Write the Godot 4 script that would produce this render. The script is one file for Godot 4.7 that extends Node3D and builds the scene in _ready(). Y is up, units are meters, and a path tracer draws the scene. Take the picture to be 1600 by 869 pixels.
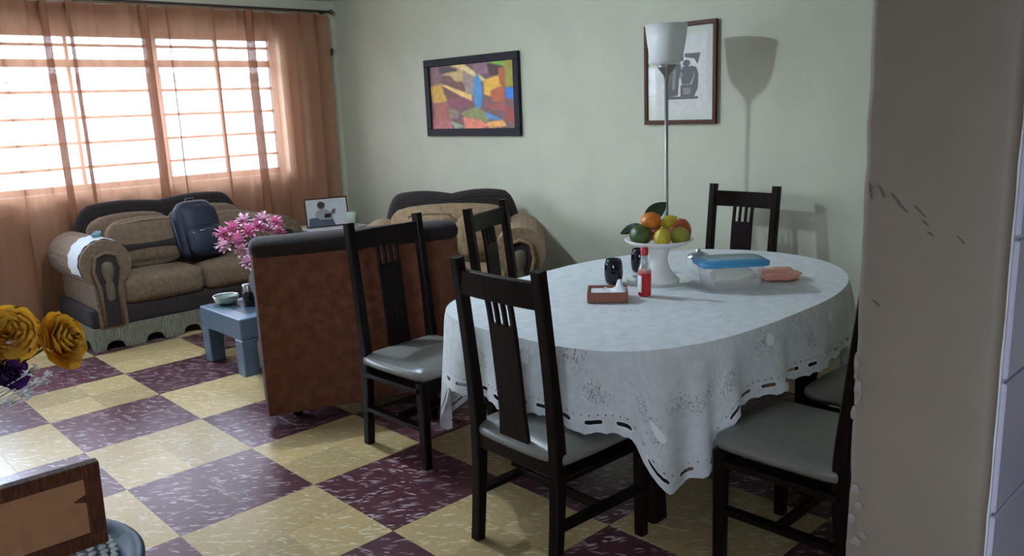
extends Node3D
# World frame: +x runs to the wall with the pictures, -z runs to the window wall, y is up, metres.

const CAM := Vector3(0, 1.6, 0)
const XB := 4.47      # inner face of the picture wall
const ZW := -7.1      # inner face of the window wall
const HC := 2.64      # ceiling height
var rng := RandomNumberGenerator.new()
var M := {}
var names := {}

# ------------------------------------------------------------------ set-up
func _ready() -> void:
	rng.seed = 7
	var cam := Camera3D.new()
	cam.name = "camera"
	cam.fov = rad_to_deg(2.0 * atan(434.5 / 1273.0))
	var yaw := deg_to_rad(46.7)
	var pitch := deg_to_rad(11.97)
	var roll := deg_to_rad(-2.35)
	var f := Vector3(cos(yaw) * cos(pitch), -sin(pitch), -sin(yaw) * cos(pitch))
	var r := f.cross(Vector3.UP).normalized()
	var u := r.cross(f)
	var r2 := r * cos(roll) + u * sin(roll)
	var u2 := u * cos(roll) - r * sin(roll)
	cam.transform = Transform3D(Basis(r2, u2, -f), CAM)
	cam.near = 0.05
	cam.far = 200.0
	add_child(cam)
	cam.current = true
	var we := WorldEnvironment.new()
	we.name = "surroundings"
	var env := Environment.new()
	env.background_mode = Environment.BG_SKY
	var sky := Sky.new()
	var sm := ProceduralSkyMaterial.new()
	sm.sky_top_color = Color(0.72, 0.80, 0.93)
	sm.sky_horizon_color = Color(0.86, 0.92, 1.0)
	sm.sky_curve = 0.25
	sm.ground_bottom_color = Color(0.40, 0.40, 0.38)
	sm.ground_horizon_color = Color(0.62, 0.62, 0.60)
	sky.sky_material = sm
	env.sky = sky
	env.background_energy_multiplier = 12.0
	env.tonemap_mode = Environment.TONE_MAPPER_LINEAR
	env.tonemap_exposure = 2.6
	env.sdfgi_enabled = true
	env.ssao_enabled = true
	env.ssil_enabled = true
	we.environment = env
	add_child(we)
	make_materials()
	build_room()
	build_floor()
	build_outside()
	build_window()
	build_curtains()
	build_lamp()
	build_living()
	build_dining()
	build_wall_pieces()
	build_table_items()
	build_foreground()

# ------------------------------------------------------------------ naming helpers
func numbered(called: String) -> String:
	var n: int = names.get(called, 0)
	names[called] = n + 1
	return called if n == 0 else "%s_%03d" % [called, n]

func tag(o: Node, label: String, category: String, group := "", kind := "") -> void:
	if label: o.set_meta("label", label)
	if category: o.set_meta("category", category)
	if group: o.set_meta("group", group)
	if kind: o.set_meta("kind", kind)

func thing(called: String, label: String, category: String, at := Vector3.ZERO, turn := 0.0, group := "", kind := "") -> Node3D:
	var o := Node3D.new()
	o.name = numbered(called)
	add_child(o)
	o.position = at
	o.rotation.y = turn
	tag(o, label, category, group, kind)
	return o

func part(st: SurfaceTool, called: String, m: Material, parent: Node = self, smooth := true) -> MeshInstance3D:
	st.generate_normals()
	var o := MeshInstance3D.new()
	o.mesh = st.commit()
	o.material_override = m
	o.name = numbered(called) if parent == self else called
	parent.add_child(o, true)
	return o

# ------------------------------------------------------------------ materials
func lin(r: float, g: float, b: float) -> Color:
	return Color(r, g, b).linear_to_srgb()

func noise_tex(freq: float, lo: float, hi: float, seed_: int, size := 256, normal := false, bump := 2.0, sx := 1.0) -> Texture2D:
	var n := FastNoiseLite.new()
	n.seed = seed_
	n.frequency = freq
	n.fractal_octaves = 4
	var im := Image.create(size, size, false, Image.FORMAT_RGB8)
	for y in size:
		for x in size:
			# wrap by blending the four shifted copies
			var fx := float(x) / size
			var fy := float(y) / size
			var a := n.get_noise_2d(x * sx, y)
			var b := n.get_noise_2d((x - size) * sx, y)
			var c := n.get_noise_2d(x * sx, y - size)
			var d := n.get_noise_2d((x - size) * sx, y - size)
			var v := lerpf(lerpf(a, b, fx), lerpf(c, d, fx), fy)
			var k := lerpf(lo, hi, clampf(v * 0.9 + 0.5, 0, 1))
			im.set_pixel(x, y, Color(k, k, k))
	if normal:
		im.bump_map_to_normal_map(bump)
	return ImageTexture.create_from_image(im)

func weave_tex() -> Texture2D:
	var im := Image.create(64, 64, false, Image.FORMAT_RGB8)
	var rg := RandomNumberGenerator.new()
	rg.seed = 3
	for y in 64:
		for x in 64:
			var over := ((x / 4) + (y / 4)) % 2 == 0
			var k := 0.82 + (0.1 if over else 0.0) + rg.randf() * 0.08
			im.set_pixel(x, y, Color(k, k, k))
	return ImageTexture.create_from_image(im)

func mat(called: String, c: Color, rough := 0.7, tex: Texture2D = null, scale := 1.0, spec := 0.5) -> StandardMaterial3D:
	var m := StandardMaterial3D.new()
	m.resource_name = called
	m.albedo_color = c
	m.roughness = rough
	m.metallic_specular = spec
	if tex:
		m.albedo_texture = tex
		m.uv1_triplanar = true
		m.uv1_scale = Vector3.ONE * scale
	M[called] = m
	return m

func bump(m: StandardMaterial3D, tex: Texture2D, cm: float) -> void:
	m.heightmap_enabled = true
	m.heightmap_texture = tex
	m.heightmap_scale = cm

func make_materials() -> void:
	var n_soft := noise_tex(0.02, 0.86, 1.0, 11)
	var n_wall := noise_tex(0.02, 0.955, 1.0, 15)
	var n_fine := noise_tex(0.12, 0.8, 1.0, 12)
	var n_grain := noise_tex(0.012, 0.55, 1.0, 13, 256, false, 2.0, 8.0)
	var n_patch := noise_tex(0.03, 0.72, 1.0, 14)
	var weave := weave_tex()
	var wall := mat("wall_paint", lin(0.50, 0.485, 0.36), 0.6, n_wall, 0.5)
	bump(wall, n_fine, 0.12)
	wall.uv1_world_triplanar = true
	mat("ceiling_paint", lin(0.66, 0.72, 0.78), 0.8, n_wall, 0.6)
	var jamb := mat("jamb_paint", lin(0.155, 0.115, 0.082), 0.6, n_wall, 2.0)
	bump(jamb, n_soft, 0.06)
	mat("jamb_chip", lin(0.20, 0.16, 0.135), 0.8, n_soft, 9.0)
	mat("jamb_scuff", lin(0.10, 0.08, 0.06), 0.8, n_fine, 9.0)
	mat("slab", lin(0.10, 0.09, 0.08), 0.8)
	mat("wall_tile", lin(0.36, 0.335, 0.39), 0.22)
	mat("tile_joint", lin(0.46, 0.45, 0.46), 0.8)
	mat("concrete", lin(0.50, 0.49, 0.46), 0.9, n_patch, 0.5)
	mat("white_render", lin(0.80, 0.79, 0.76), 0.9, n_soft, 0.5)
	mat("roof_clay", lin(0.38, 0.16, 0.09), 0.9, n_patch, 2.0)
	mat("steel_brown", lin(0.10, 0.06, 0.045), 0.5)
	mat("steel_blue", lin(0.02, 0.06, 0.25), 0.4)
	var pane := StandardMaterial3D.new()
	pane.albedo_color = Color(1, 1, 1, 0.05)
	pane.transparency = BaseMaterial3D.TRANSPARENCY_ALPHA
	pane.roughness = 0.03
	pane.metallic_specular = 0.3
	M["pane"] = pane
	var cur := mat("curtain_cloth", Color(lin(0.32, 0.138, 0.074), 0.78), 0.9, null)
	cur.transparency = BaseMaterial3D.TRANSPARENCY_ALPHA
	cur.backlight_enabled = true
	cur.backlight = lin(0.34, 0.18, 0.105)
	cur.cull_mode = BaseMaterial3D.CULL_DISABLED
	mat("rod", lin(0.05, 0.035, 0.03), 0.4)
	# dark varnished wood of the dining set
	mat("dark_wood", lin(0.016, 0.0085, 0.007), 0.30, n_grain, 2.2, 0.22)
	mat("seat_cover", lin(0.185, 0.17, 0.145), 0.36, n_soft, 6.0, 0.6)
	mat("tan_cloth", lin(0.200, 0.122, 0.070), 0.95, n_patch, 2.6).rim_enabled = true
	M["tan_cloth"].rim = 0.15
	mat("tan_cloth_light", lin(0.34, 0.215, 0.115), 0.95, n_patch, 2.6).rim_enabled = true
	M["tan_cloth_light"].rim = 0.15
	mat("brown_cloth", lin(0.026, 0.014, 0.012), 0.9, n_patch, 3.0).rim_enabled = true
	M["brown_cloth"].rim = 0.15
	mat("back_board", lin(0.27, 0.100, 0.056), 0.85, n_patch, 1.6, 0.25)
	mat("cream_fringe", lin(0.27, 0.25, 0.17), 0.95, n_grain, 3.0)
	mat("fringe_dark", lin(0.10, 0.09, 0.06), 0.95)
	mat("scroll_wood", lin(0.20, 0.14, 0.09), 0.5, n_grain, 3.0)
	mat("navy", lin(0.009, 0.016, 0.035), 0.6, n_patch, 5.0)
	mat("navy_trim", lin(0.02, 0.03, 0.06), 0.5)
	mat("slate_paint", lin(0.115, 0.165, 0.225), 0.32, n_soft, 2.0)
	mat("slate_dark", lin(0.02, 0.022, 0.028), 0.3)
	var tg := mat("table_glass", lin(0.03, 0.06, 0.09), 0.05)
	tg.clearcoat_enabled = true
	mat("steel", lin(0.55, 0.55, 0.56), 0.25).metallic = 1.0
	mat("lamp_pole", lin(0.30, 0.30, 0.27), 0.35).metallic = 0.8
	var shade := mat("frosted_glass", lin(0.88, 0.86, 0.84), 0.35)
	shade.backlight_enabled = true
	shade.backlight = lin(0.5, 0.5, 0.5)
	mat("white_cloth", lin(0.60, 0.60, 0.58), 0.95, weave, 26.0)
	mat("ceramic", lin(0.76, 0.72, 0.68), 0.16)
	mat("black_glass", lin(0.006, 0.007, 0.012), 0.05)
	mat("orange_wood", lin(0.42, 0.10, 0.038), 0.5, n_grain, 6.0)
	mat("paper", lin(0.80, 0.80, 0.82), 0.9)
	mat("sauce_red", lin(0.50, 0.012, 0.015), 0.12)
	mat("cap_red", lin(0.48, 0.01, 0.02), 0.35)
	var cg := StandardMaterial3D.new()
	cg.albedo_color = Color(0.95, 1, 0.98, 0.12)
	cg.transparency = BaseMaterial3D.TRANSPARENCY_ALPHA
	cg.roughness = 0.04
	M["clear_glass"] = cg
	var pl := StandardMaterial3D.new()
	pl.albedo_color = Color(0.95, 0.95, 0.93, 0.24)
	pl.transparency = BaseMaterial3D.TRANSPARENCY_ALPHA
	pl.roughness = 0.4
	M["cloudy_plastic"] = pl
	mat("lid_blue", lin(0.055, 0.26, 0.46), 0.35)
	mat("lid_window", lin(0.27, 0.40, 0.44), 0.35)
	mat("food", lin(0.74, 0.62, 0.42), 0.9, n_soft, 10.0)
	mat("bag_pink", lin(0.85, 0.36, 0.27), 0.45, n_soft, 14.0)
	mat("bag_white", lin(0.70, 0.64, 0.62), 0.4)
	var fr := {"orange": [0.80, 0.22, 0.015], "orange_red": [0.52, 0.10, 0.02], "lemon": [0.68, 0.50, 0.03], "lime_yellow": [0.42, 0.40, 0.05], "pomelo": [0.075, 0.115, 0.020]}
	for k in fr:
		var fm := mat(k, lin(fr[k][0], fr[k][1], fr[k][2]), 0.38, n_patch, 12.0)
		bump(fm, n_fine, 0.15)
	mat("leaf", lin(0.030, 0.060, 0.018), 0.4, n_patch, 10.0)
	mat("stem_green", lin(0.06, 0.12, 0.03), 0.6)
	mat("petal_yellow", lin(0.90, 0.58, 0.07), 0.7, n_soft, 20.0).backlight_enabled = true
	M["petal_yellow"].backlight = lin(0.7, 0.45, 0.05)
	mat("petal_pink", lin(0.78, 0.28, 0.48), 0.7).backlight_enabled = true
	M["petal_pink"].backlight = lin(0.25, 0.1, 0.15)
	mat("petal_pale", lin(0.85, 0.55, 0.66), 0.7)
	mat("petal_white", lin(0.80, 0.80, 0.76), 0.8)
	mat("petal_purple", lin(0.09, 0.012, 0.16), 0.8)
	mat("frame_dark", lin(0.012, 0.012, 0.018), 0.5, null, 1.0, 0.3)
	mat("frame_brown", lin(0.15, 0.050, 0.026), 0.5, n_grain, 5.0, 0.3)
	mat("mat_board", lin(0.60, 0.60, 0.50), 0.8)
	mat("backing_board", lin(0.42, 0.19, 0.080), 0.8, n_soft, 4.0)
	mat("stand_blue", lin(0.035, 0.065, 0.10), 0.5, null, 1.0, 0.3)
	mat("crochet", lin(0.70, 0.70, 0.66), 0.95, weave, 40.0)
	mat("glass_green", lin(0.45, 0.55, 0.45), 0.15)
	mat("teal_plastic", lin(0.06, 0.20, 0.26), 0.4)
	mat("hook_black", lin(0.02, 0.02, 0.02), 0.5)
	for i in 3:
		var tint: float = [1.0, 0.90, 0.95][i]
		for k in 2:
			var fm := StandardMaterial3D.new()
			fm.albedo_color = Color(tint, tint, tint) if tint <= 1.0 else Color(1, 1, 1)
			fm.albedo_texture = floor_tex(k, 20 + i + 10 * k)
			fm.roughness = 0.28
			fm.metallic_specular = 0.42
			M["floor_%d_%d" % [k, i]] = fm

func floor_tex(kind: int, seed_: int) -> Texture2D:
	# vinyl tile with white mottling pulled out along one diagonal
	var rg := RandomNumberGenerator.new()
	rg.seed = seed_
	var n := FastNoiseLite.new()
	n.seed = seed_
	n.frequency = 0.012
	var S := 512
	var im := Image.create(S, S, false, Image.FORMAT_RGB8)
	var b: Vector3 = [Vector3(0.095, 0.030, 0.036), Vector3(0.47, 0.325, 0.145)][kind]
	var streak: Vector3 = [Vector3(0.48, 0.40, 0.40), Vector3(0.68, 0.60, 0.44)][kind]
	var acc := PackedFloat32Array()
	acc.resize(S * S)
	for i in ([430, 300][kind] as int):
		var p := Vector2(rg.randf() * S, rg.randf() * S)
		# clumps
		if n.get_noise_2d(p.x, p.y) < rg.randf_range(-0.25, 0.40):
			continue
		var ang := rg.randfn(PI / 4, 0.16)
		var steps := rg.randi_range(7, 34)
		var w := rg.randf_range(1.4, 5.6)
		var strength := rg.randf_range(0.35, 1.0)
		for s in steps:
			ang += rg.randfn(0, 0.07)
			p += Vector2(cos(ang), sin(ang)) * 2.0
			var ww := w * sin(PI * (s + 0.7) / (steps + 0.7))
			var R := int(ceil(ww + 1.0))
			for dy in range(-R, R + 1):
				for dx in range(-R, R + 1):
					var d := Vector2(dx, dy).length()
					var k := clampf(ww + 0.6 - d, 0, 1) * strength
					if k > 0:
						var at := posmod(int(p.y) + dy, S) * S + posmod(int(p.x) + dx, S)
						acc[at] = maxf(acc[at], k)
	for y in S:
		for x in S:
			var v := 1.0 + 0.16 * n.get_noise_2d(x * 3.0, y * 3.0) + rg.randf_range(-0.04, 0.04)
			var c := (b * v).lerp(streak, acc[y * S + x])
			im.set_pixel(x, y, Color(c.x, c.y, c.z).linear_to_srgb())
	return ImageTexture.create_from_image(im)

# ------------------------------------------------------------------ shape helpers
func mb(smooth := false) -> SurfaceTool:
	var st := SurfaceTool.new()
	st.begin(Mesh.PRIMITIVE_TRIANGLES)
	st.set_smooth_group(0 if smooth else 0xFFFFFFFF)
	return st

# a triangle whose front looks along `out`
func tri(st: SurfaceTool, a: Vector3, b: Vector3, c: Vector3, out: Vector3) -> void:
	if (b - a).cross(c - a).dot(out) > 0:
		st.add_vertex(a); st.add_vertex(c); st.add_vertex(b)
	else:
		st.add_vertex(a); st.add_vertex(b); st.add_vertex(c)

func quad(st: SurfaceTool, a: Vector3, b: Vector3, c: Vector3, d: Vector3, out: Vector3) -> void:
	tri(st, a, b, c, out)
	tri(st, a, c, d, out)

func box(st: SurfaceTool, lo: Vector3, hi: Vector3, bev := 0.0, xf := Transform3D.IDENTITY) -> void:
	var c := (lo + hi) / 2
	var h := (hi - lo) / 2
	var e := minf(bev, minf(h.x, minf(h.y, h.z)) * 0.95)
	var i := h - Vector3.ONE * e
	var ax := [Vector3.RIGHT, Vector3.UP, Vector3.BACK]
	for k in 3:
		var n: Vector3 = ax[k]
		var a: Vector3 = ax[(k + 1) % 3]
		var b: Vector3 = ax[(k + 2) % 3]
		for s in [-1.0, 1.0]:
			var o: Vector3 = c + n * h[k] * s
			var p := a * i[(k + 1) % 3]
			var q := b * i[(k + 2) % 3]
			quad(st, xf * (o + p + q), xf * (o - p + q), xf * (o - p - q), xf * (o + p - q), xf.basis * (n * s))
	if e <= 0.0:
		return
	for k in 3:
		var a: int = (k + 1) % 3
		var b: int = (k + 2) % 3
		for sa in [-1.0, 1.0]:
			for sb in [-1.0, 1.0]:
				var p1 := Vector3.ZERO
				var p2 := Vector3.ZERO
				p1[a] = h[a] * sa; p1[b] = i[b] * sb
				p2[a] = i[a] * sa; p2[b] = h[b] * sb
				var l := Vector3.ZERO
				l[k] = i[k]
				var out := Vector3.ZERO
				out[a] = sa; out[b] = sb
				quad(st, xf * (c + p1 + l), xf * (c + p2 + l), xf * (c + p2 - l), xf * (c + p1 - l), xf.basis * out)
	for sx in [-1.0, 1.0]:
		for sy in [-1.0, 1.0]:
			for sz in [-1.0, 1.0]:
				var s := Vector3(sx, sy, sz)
				tri(st, xf * (c + Vector3(h.x, i.y, i.z) * s), xf * (c + Vector3(i.x, h.y, i.z) * s), xf * (c + Vector3(i.x, i.y, h.z) * s), xf.basis * s)

# a padded box: rounded by radius r, faces swelling by puff
func soft(st: SurfaceTool, c: Vector3, size: Vector3, r: float, puff := 0.0, xf := Transform3D.IDENTITY, n := 8) -> void:
	var h := size / 2
	r = minf(r, minf(h.x, minf(h.y, h.z)))
	for k in 3:
		var a := (k + 1) % 3
		var b := (k + 2) % 3
		for s in [-1.0, 1.0]:
			var g := []
			for i in n + 1:
				for j in n + 1:
					var t := Vector3.ZERO
					t[k] = s
					t[a] = sin(PI / 2 * (2.0 * i / n - 1.0))
					t[b] = sin(PI / 2 * (2.0 * j / n - 1.0))
					var p := t * h
					var q := p.clamp(-(h - Vector3.ONE * r), h - Vector3.ONE * r)
					var d := p - q
					var o := q + (d.normalized() * r if d.length() > 1e-6 else Vector3.ZERO)
					o[k] += s * puff * (1.0 - t[a] * t[a]) * (1.0 - t[b] * t[b])
					g.append(o)
			for i in n:
				for j in n:
					var p0: Vector3 = g[i * (n + 1) + j]
					var p1: Vector3 = g[(i + 1) * (n + 1) + j]
					var p2: Vector3 = g[(i + 1) * (n + 1) + j + 1]
					var p3: Vector3 = g[i * (n + 1) + j + 1]
					var m := (p0 + p2) / 2
					var out := Vector3.ZERO
					out[k] = s
					out = out * 0.4 + m / maxf(0.001, m.length())
					quad(st, xf * (c + p0), xf * (c + p1), xf * (c + p2), xf * (c + p3), xf.basis * out)

func lathe(st: SurfaceTool, prof: Array, seg := 32, xf := Transform3D.IDENTITY) -> void:
	for k in prof.size() - 1:
		var a: Vector2 = prof[k]
		var b: Vector2 = prof[k + 1]
		var nr := Vector2(b.y - a.y, -(b.x - a.x))   # walking up the outside: outward to +r
		for i in seg:
			var t0 := TAU * i / seg
			var t1 := TAU * (i + 1) / seg
			var d0 := Vector3(cos(t0), 0, sin(t0))
			var d1 := Vector3(cos(t1), 0, sin(t1))
			var dm := (d0 + d1).normalized()
			var out := dm * nr.x + Vector3.UP * nr.y
			var p := [d0 * a.x + Vector3.UP * a.y, d1 * a.x + Vector3.UP * a.y, d1 * b.x + Vector3.UP * b.y, d0 * b.x + Vector3.UP * b.y]
			if a.x > 1e-5:
				tri(st, xf * p[0], xf * p[1], xf * p[2], xf.basis * out)
			if b.x > 1e-5:
				tri(st, xf * p[0], xf * p[2], xf * p[3], xf.basis * out)

func tube(st: SurfaceTool, pts: Array, rad: Array, seg := 10, caps := true) -> void:
	var rings := []
	var ref := Vector3.UP
	for k in pts.size():
		var d: Vector3 = (pts[mini(k + 1, pts.size() - 1)] - pts[maxi(k - 1, 0)]).normalized()
		if k == 0:
			ref = Vector3.UP if absf(d.y) < 0.9 else Vector3.RIGHT
		var s := d.cross(ref).normalized()
		var t := s.cross(d).normalized()
		ref = t
		var ring := []
		for i in seg:
			var a := TAU * i / seg
			ring.append(pts[k] + (s * cos(a) + t * sin(a)) * rad[mini(k, rad.size() - 1)])
		rings.append(ring)
	for k in pts.size() - 1:
		for i in seg:
			var j := (i + 1) % seg
			var m: Vector3 = (rings[k][i] + rings[k][j] + rings[k + 1][i] + rings[k + 1][j]) / 4
			var mid: Vector3 = (pts[k] + pts[k + 1]) / 2
			quad(st, rings[k][i], rings[k][j], rings[k + 1][j], rings[k + 1][i], m - mid)
	if caps:
		for e in [0, pts.size() - 1]:
			var out: Vector3 = pts[0] - pts[1] if e == 0 else pts[e] - pts[e - 1]
			for i in seg:
				tri(st, pts[e], rings[e][i], rings[e][(i + 1) % seg], out)

# a bar of rectangular section along points in the local y/z plane; half widths wx (sideways) and wd (front to back)
func bar(st: SurfaceTool, pts: Array, wx: Array, wd: Array) -> void:
	var rings := []
	for k in pts.size():
		var d: Vector3 = (pts[mini(k + 1, pts.size() - 1)] - pts[maxi(k - 1, 0)]).normalized()
		var s := Vector3.RIGHT if absf(d.x) < 0.9 else Vector3.UP
		var t := s.cross(d).normalized()
		var a: float = wx[mini(k, wx.size() - 1)]
		var b: float = wd[mini(k, wd.size() - 1)]
		var e := minf(a, b) * 0.25
		rings.append([pts[k] + s * (a - e) + t * b, pts[k] + s * a + t * (b - e), pts[k] + s * a - t * (b - e), pts[k] + s * (a - e) - t * b,
			pts[k] - s * (a - e) - t * b, pts[k] - s * a - t * (b - e), pts[k] - s * a + t * (b - e), pts[k] - s * (a - e) + t * b])
	for k in pts.size() - 1:
		var mid: Vector3 = (pts[k] + pts[k + 1]) / 2
		for i in 8:
			var j := (i + 1) % 8
			var m: Vector3 = (rings[k][i] + rings[k][j] + rings[k + 1][i] + rings[k + 1][j]) / 4
			quad(st, rings[k][i], rings[k][j], rings[k + 1][j], rings[k + 1][i], m - mid)
	for e in [0, pts.size() - 1]:
		var out: Vector3 = pts[0] - pts[1] if e == 0 else pts[e] - pts[e - 1]
		for i in 8:
			tri(st, pts[e], rings[e][i], rings[e][(i + 1) % 8], out)

# polygon (x, y) pushed from z0 to z1
func prism(st: SurfaceTool, poly: PackedVector2Array, z0: float, z1: float, xf := Transform3D.IDENTITY) -> void:
	var idx := Geometry2D.triangulate_polygon(poly)
	for k in idx.size() / 3:
		var a := poly[idx[3 * k]]
		var b := poly[idx[3 * k + 1]]
		var c := poly[idx[3 * k + 2]]
		tri(st, xf * Vector3(a.x, a.y, z0), xf * Vector3(b.x, b.y, z0), xf * Vector3(c.x, c.y, z0), xf.basis * Vector3(0, 0, z0 - z1))
		tri(st, xf * Vector3(a.x, a.y, z1), xf * Vector3(b.x, b.y, z1), xf * Vector3(c.x, c.y, z1), xf.basis * Vector3(0, 0, z1 - z0))
	var cw := Geometry2D.is_polygon_clockwise(poly)
	for k in poly.size():
		var a := poly[k]
		var b := poly[(k + 1) % poly.size()]
		var n := Vector2(b.y - a.y, a.x - b.x) * (-1.0 if cw else 1.0)
		quad(st, xf * Vector3(a.x, a.y, z0), xf * Vector3(b.x, b.y, z0), xf * Vector3(b.x, b.y, z1), xf * Vector3(a.x, a.y, z1), xf.basis * Vector3(n.x, n.y, 0))

func ball(st: SurfaceTool, c: Vector3, rad: Vector3, lumps := 0.0, seed_ := 1, seg := 20, basis := Basis.IDENTITY) -> void:
	var n := FastNoiseLite.new()
	n.seed = seed_
	n.frequency = 1.1
	var pt := func(i: int, j: int) -> Vector3:
		var a := PI * i / (seg / 2)
		var t := TAU * j / seg
		var d := Vector3(sin(a) * cos(t), cos(a), sin(a) * sin(t))
		return c + basis * (d * rad * (1.0 + lumps * n.get_noise_3d(d.x, d.y, d.z)))
	for i in seg / 2:
		for j in seg:
			var p0: Vector3 = pt.call(i, j)
			var p1: Vector3 = pt.call(i, (j + 1) % seg)
			var p2: Vector3 = pt.call(i + 1, (j + 1) % seg)
			var p3: Vector3 = pt.call(i + 1, j)
			var out := (p0 + p1 + p2 + p3) / 4 - c
			if i > 0:
				tri(st, p0, p1, p2, out)
			if i < seg / 2 - 1 or true:
				tri(st, p0, p2, p3, out)

func look_along(x: Vector3, at: Vector3) -> Transform3D:
	# local x along the given floor direction, y up
	var d := x.normalized()
	return Transform3D(Basis(d, Vector3.UP, d.cross(Vector3.UP)), at)

# ------------------------------------------------------------------ the room
func build_room() -> void:
	var st := mb()
	box(st, Vector3(XB, -0.1, ZW - 0.2), Vector3(XB + 0.2, HC + 0.1, 2.0))
	tag(part(st, "wall_back", M.wall_paint), "pale green painted wall behind the dining table", "wall", "", "structure")
	# window wall with its long opening
	st = mb()
	var wx0 := -1.0
	var wx1 := 3.86
	var wy0 := 1.06
	var wy1 := 2.32
	box(st, Vector3(-1.6, -0.1, ZW - 0.2), Vector3(wx0, HC + 0.1, ZW))
	box(st, Vector3(wx1, -0.1, ZW - 0.2), Vector3(XB, HC + 0.1, ZW))
	box(st, Vector3(wx0, -0.1, ZW - 0.2), Vector3(wx1, wy0, ZW))
	box(st, Vector3(wx0, wy1, ZW - 0.2), Vector3(wx1, HC + 0.1, ZW))
	tag(part(st, "wall_left", M.wall_paint), "pale green wall with the long curtained window", "wall", "", "structure")
	st = mb()
	box(st, Vector3(-1.6, -0.1, ZW), Vector3(-1.4, HC + 0.1, 0.3))
	box(st, Vector3(-1.6, -0.1, 1.5), Vector3(-1.4, HC + 0.1, 2.0))
	box(st, Vector3(-1.6, -0.1, 0.3), Vector3(-1.4, 1.0, 1.5))
	box(st, Vector3(-1.6, 2.05, 0.3), Vector3(-1.4, HC + 0.1, 1.5))
	tag(part(st, "wall_entry", M.wall_paint), "pale green passage wall with a side window", "wall", "", "structure")
	# wall behind the kitchen
	st = mb()
	box(st, Vector3(-1.4, -0.1, 1.8), Vector3(XB, HC + 0.1, 2.0))
	tag(part(st, "wall_rear", M.jamb_paint), "brownish plastered wall at the end of the kitchen", "wall", "", "structure")
	st = mb()
	box(st, Vector3(-1.6, HC, ZW - 0.2), Vector3(XB + 0.2, HC + 0.15, 2.0))
	tag(part(st, "ceiling", M.ceiling_paint), "bluish white painted ceiling of the room", "ceiling", "", "structure")
	# partition whose end stands beside the passage: plaster on the room side, tiles on the kitchen side
	var w := Node3D.new()
	w.name = "wall_right"
	add_child(w)
	tag(w, "brownish plastered end of the partition wall beside the table", "wall", "", "structure")
	w.position = Vector3(1.2, 0, -0.515)
	# end face: rounded worn corners, uneven edge
	st = mb(true)
	var n := FastNoiseLite.new()
	n.seed = 5
	n.frequency = 3.0
	var rows := 90
	var prof := [Vector2(0.6, 0.0), Vector2(0.012, 0.0), Vector2(0.004, 0.003), Vector2(0.0, 0.012), Vector2(0.0, 0.06), Vector2(0.0, 0.13), Vector2(0.0, 0.183), Vector2(0.003, 0.193), Vector2(0.012, 0.197), Vector2(0.6, 0.197)]
	for i in rows:
		for k in prof.size() - 1:
			var g := []
			for e in [[i, k], [i + 1, k], [i + 1, k + 1], [i, k + 1]]:
				var y: float = HC * e[0] / rows
				var q: Vector2 = prof[e[1]]
				var edge: float = 1.0 if e[1] in [1, 2, 3] else (0.5 if e[1] in [6, 7, 8] else 0.0)
				var k2: float = n.get_noise_2d(y * 2.0, 1.0) * 0.004 * edge + n.get_noise_2d(y * 9.0, 7.0) * 0.0016 * edge
				g.append(Vector3(q.x + absf(k2) * 0.6, y, q.y + k2 * (1.0 if e[1] < 5 else -1.0)))
			var out := Vector3(-1, 0, 0)
			if k <= 1: out = Vector3(-0.5, 0, -1)
			if k == 0: out = Vector3(0, 0, -1)
			if k >= 7: out = Vector3(-0.5, 0, 1)
			if k == 8: out = Vector3(0, 0, 1)
			quad(st, g[0], g[1], g[2], g[3], out)
	part(st, "wall_end", M.jamb_paint, w)
	st = mb()
	box(st, Vector3(0.55, 0, 0.0), Vector3(XB - 1.2, HC, 0.19))
	part(st, "wall_run", M.wall_paint, w)
	# kitchen side tiles, each its own piece
	st = mb()
	box(st, Vector3(0.014, 0, 0.19), Vector3(XB - 1.2, HC, 0.199))
	part(st, "tile_bed", M.tile_joint, w)
	var ts := 0.2
	var tile_mesh: Mesh
	var ts_st := mb()
	box(ts_st, Vector3(0.003, 0.003, 0), Vector3(ts - 0.003, ts - 0.003, 0.008), 0.002)
	ts_st.generate_normals()
	tile_mesh = ts_st.commit()
	for i in 7:
		for j in 13:
			var o := MeshInstance3D.new()
			o.mesh = tile_mesh
			o.material_override = M.wall_tile
			o.name = "wall_tile"
			w.add_child(o, true)
			o.position = Vector3(0.014 + i * ts, j * ts, 0.198)
	# chips and scuffs in the plaster of the end face: real flakes with their own outline
	var marks := [[-0.3, 0, 0]]
	var chip := func(at: Vector3, ry: float, rz: float, m: Material, called: String, tilt: float, seed_: int) -> void:
		var rg := RandomNumberGenerator.new()
		rg.seed = seed_
		var poly := PackedVector2Array()
		var N := 14
		for i in N:
			var a := TAU * i / N
			var k := rg.randf_range(0.6, 1.15)
			poly.append(Vector2(cos(a) * rz * k, sin(a) * ry * k))
		var s2 := mb()
		prism(s2, poly, -0.001, 0.0012, Transform3D(Basis(Vector3.RIGHT, -tilt) * Basis(Vector3.UP, -PI / 2), Vector3.ZERO))
		var o := part(s2, called, m, w)
		o.position = at
	for c in [[1.15, 0.010, 0.020, 0.006], [1.185, 0.006, 0.024, 0.004], [1.11, 0.006, 0.014, 0.005], [0.985, 0.014, 0.010, 0.008], [0.958, 0.020, 0.007, 0.008], [0.93, 0.010, 0.012, 0.006], [0.895, 0.018, 0.009, 0.009], [0.91, 0.030, 0.006, 0.006]]:
		chip.call(Vector3(-0.0005, c[0], c[1]), c[2], c[3], M.jamb_chip, "plaster_chip", 0.0, int(c[0] * 1000))
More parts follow.
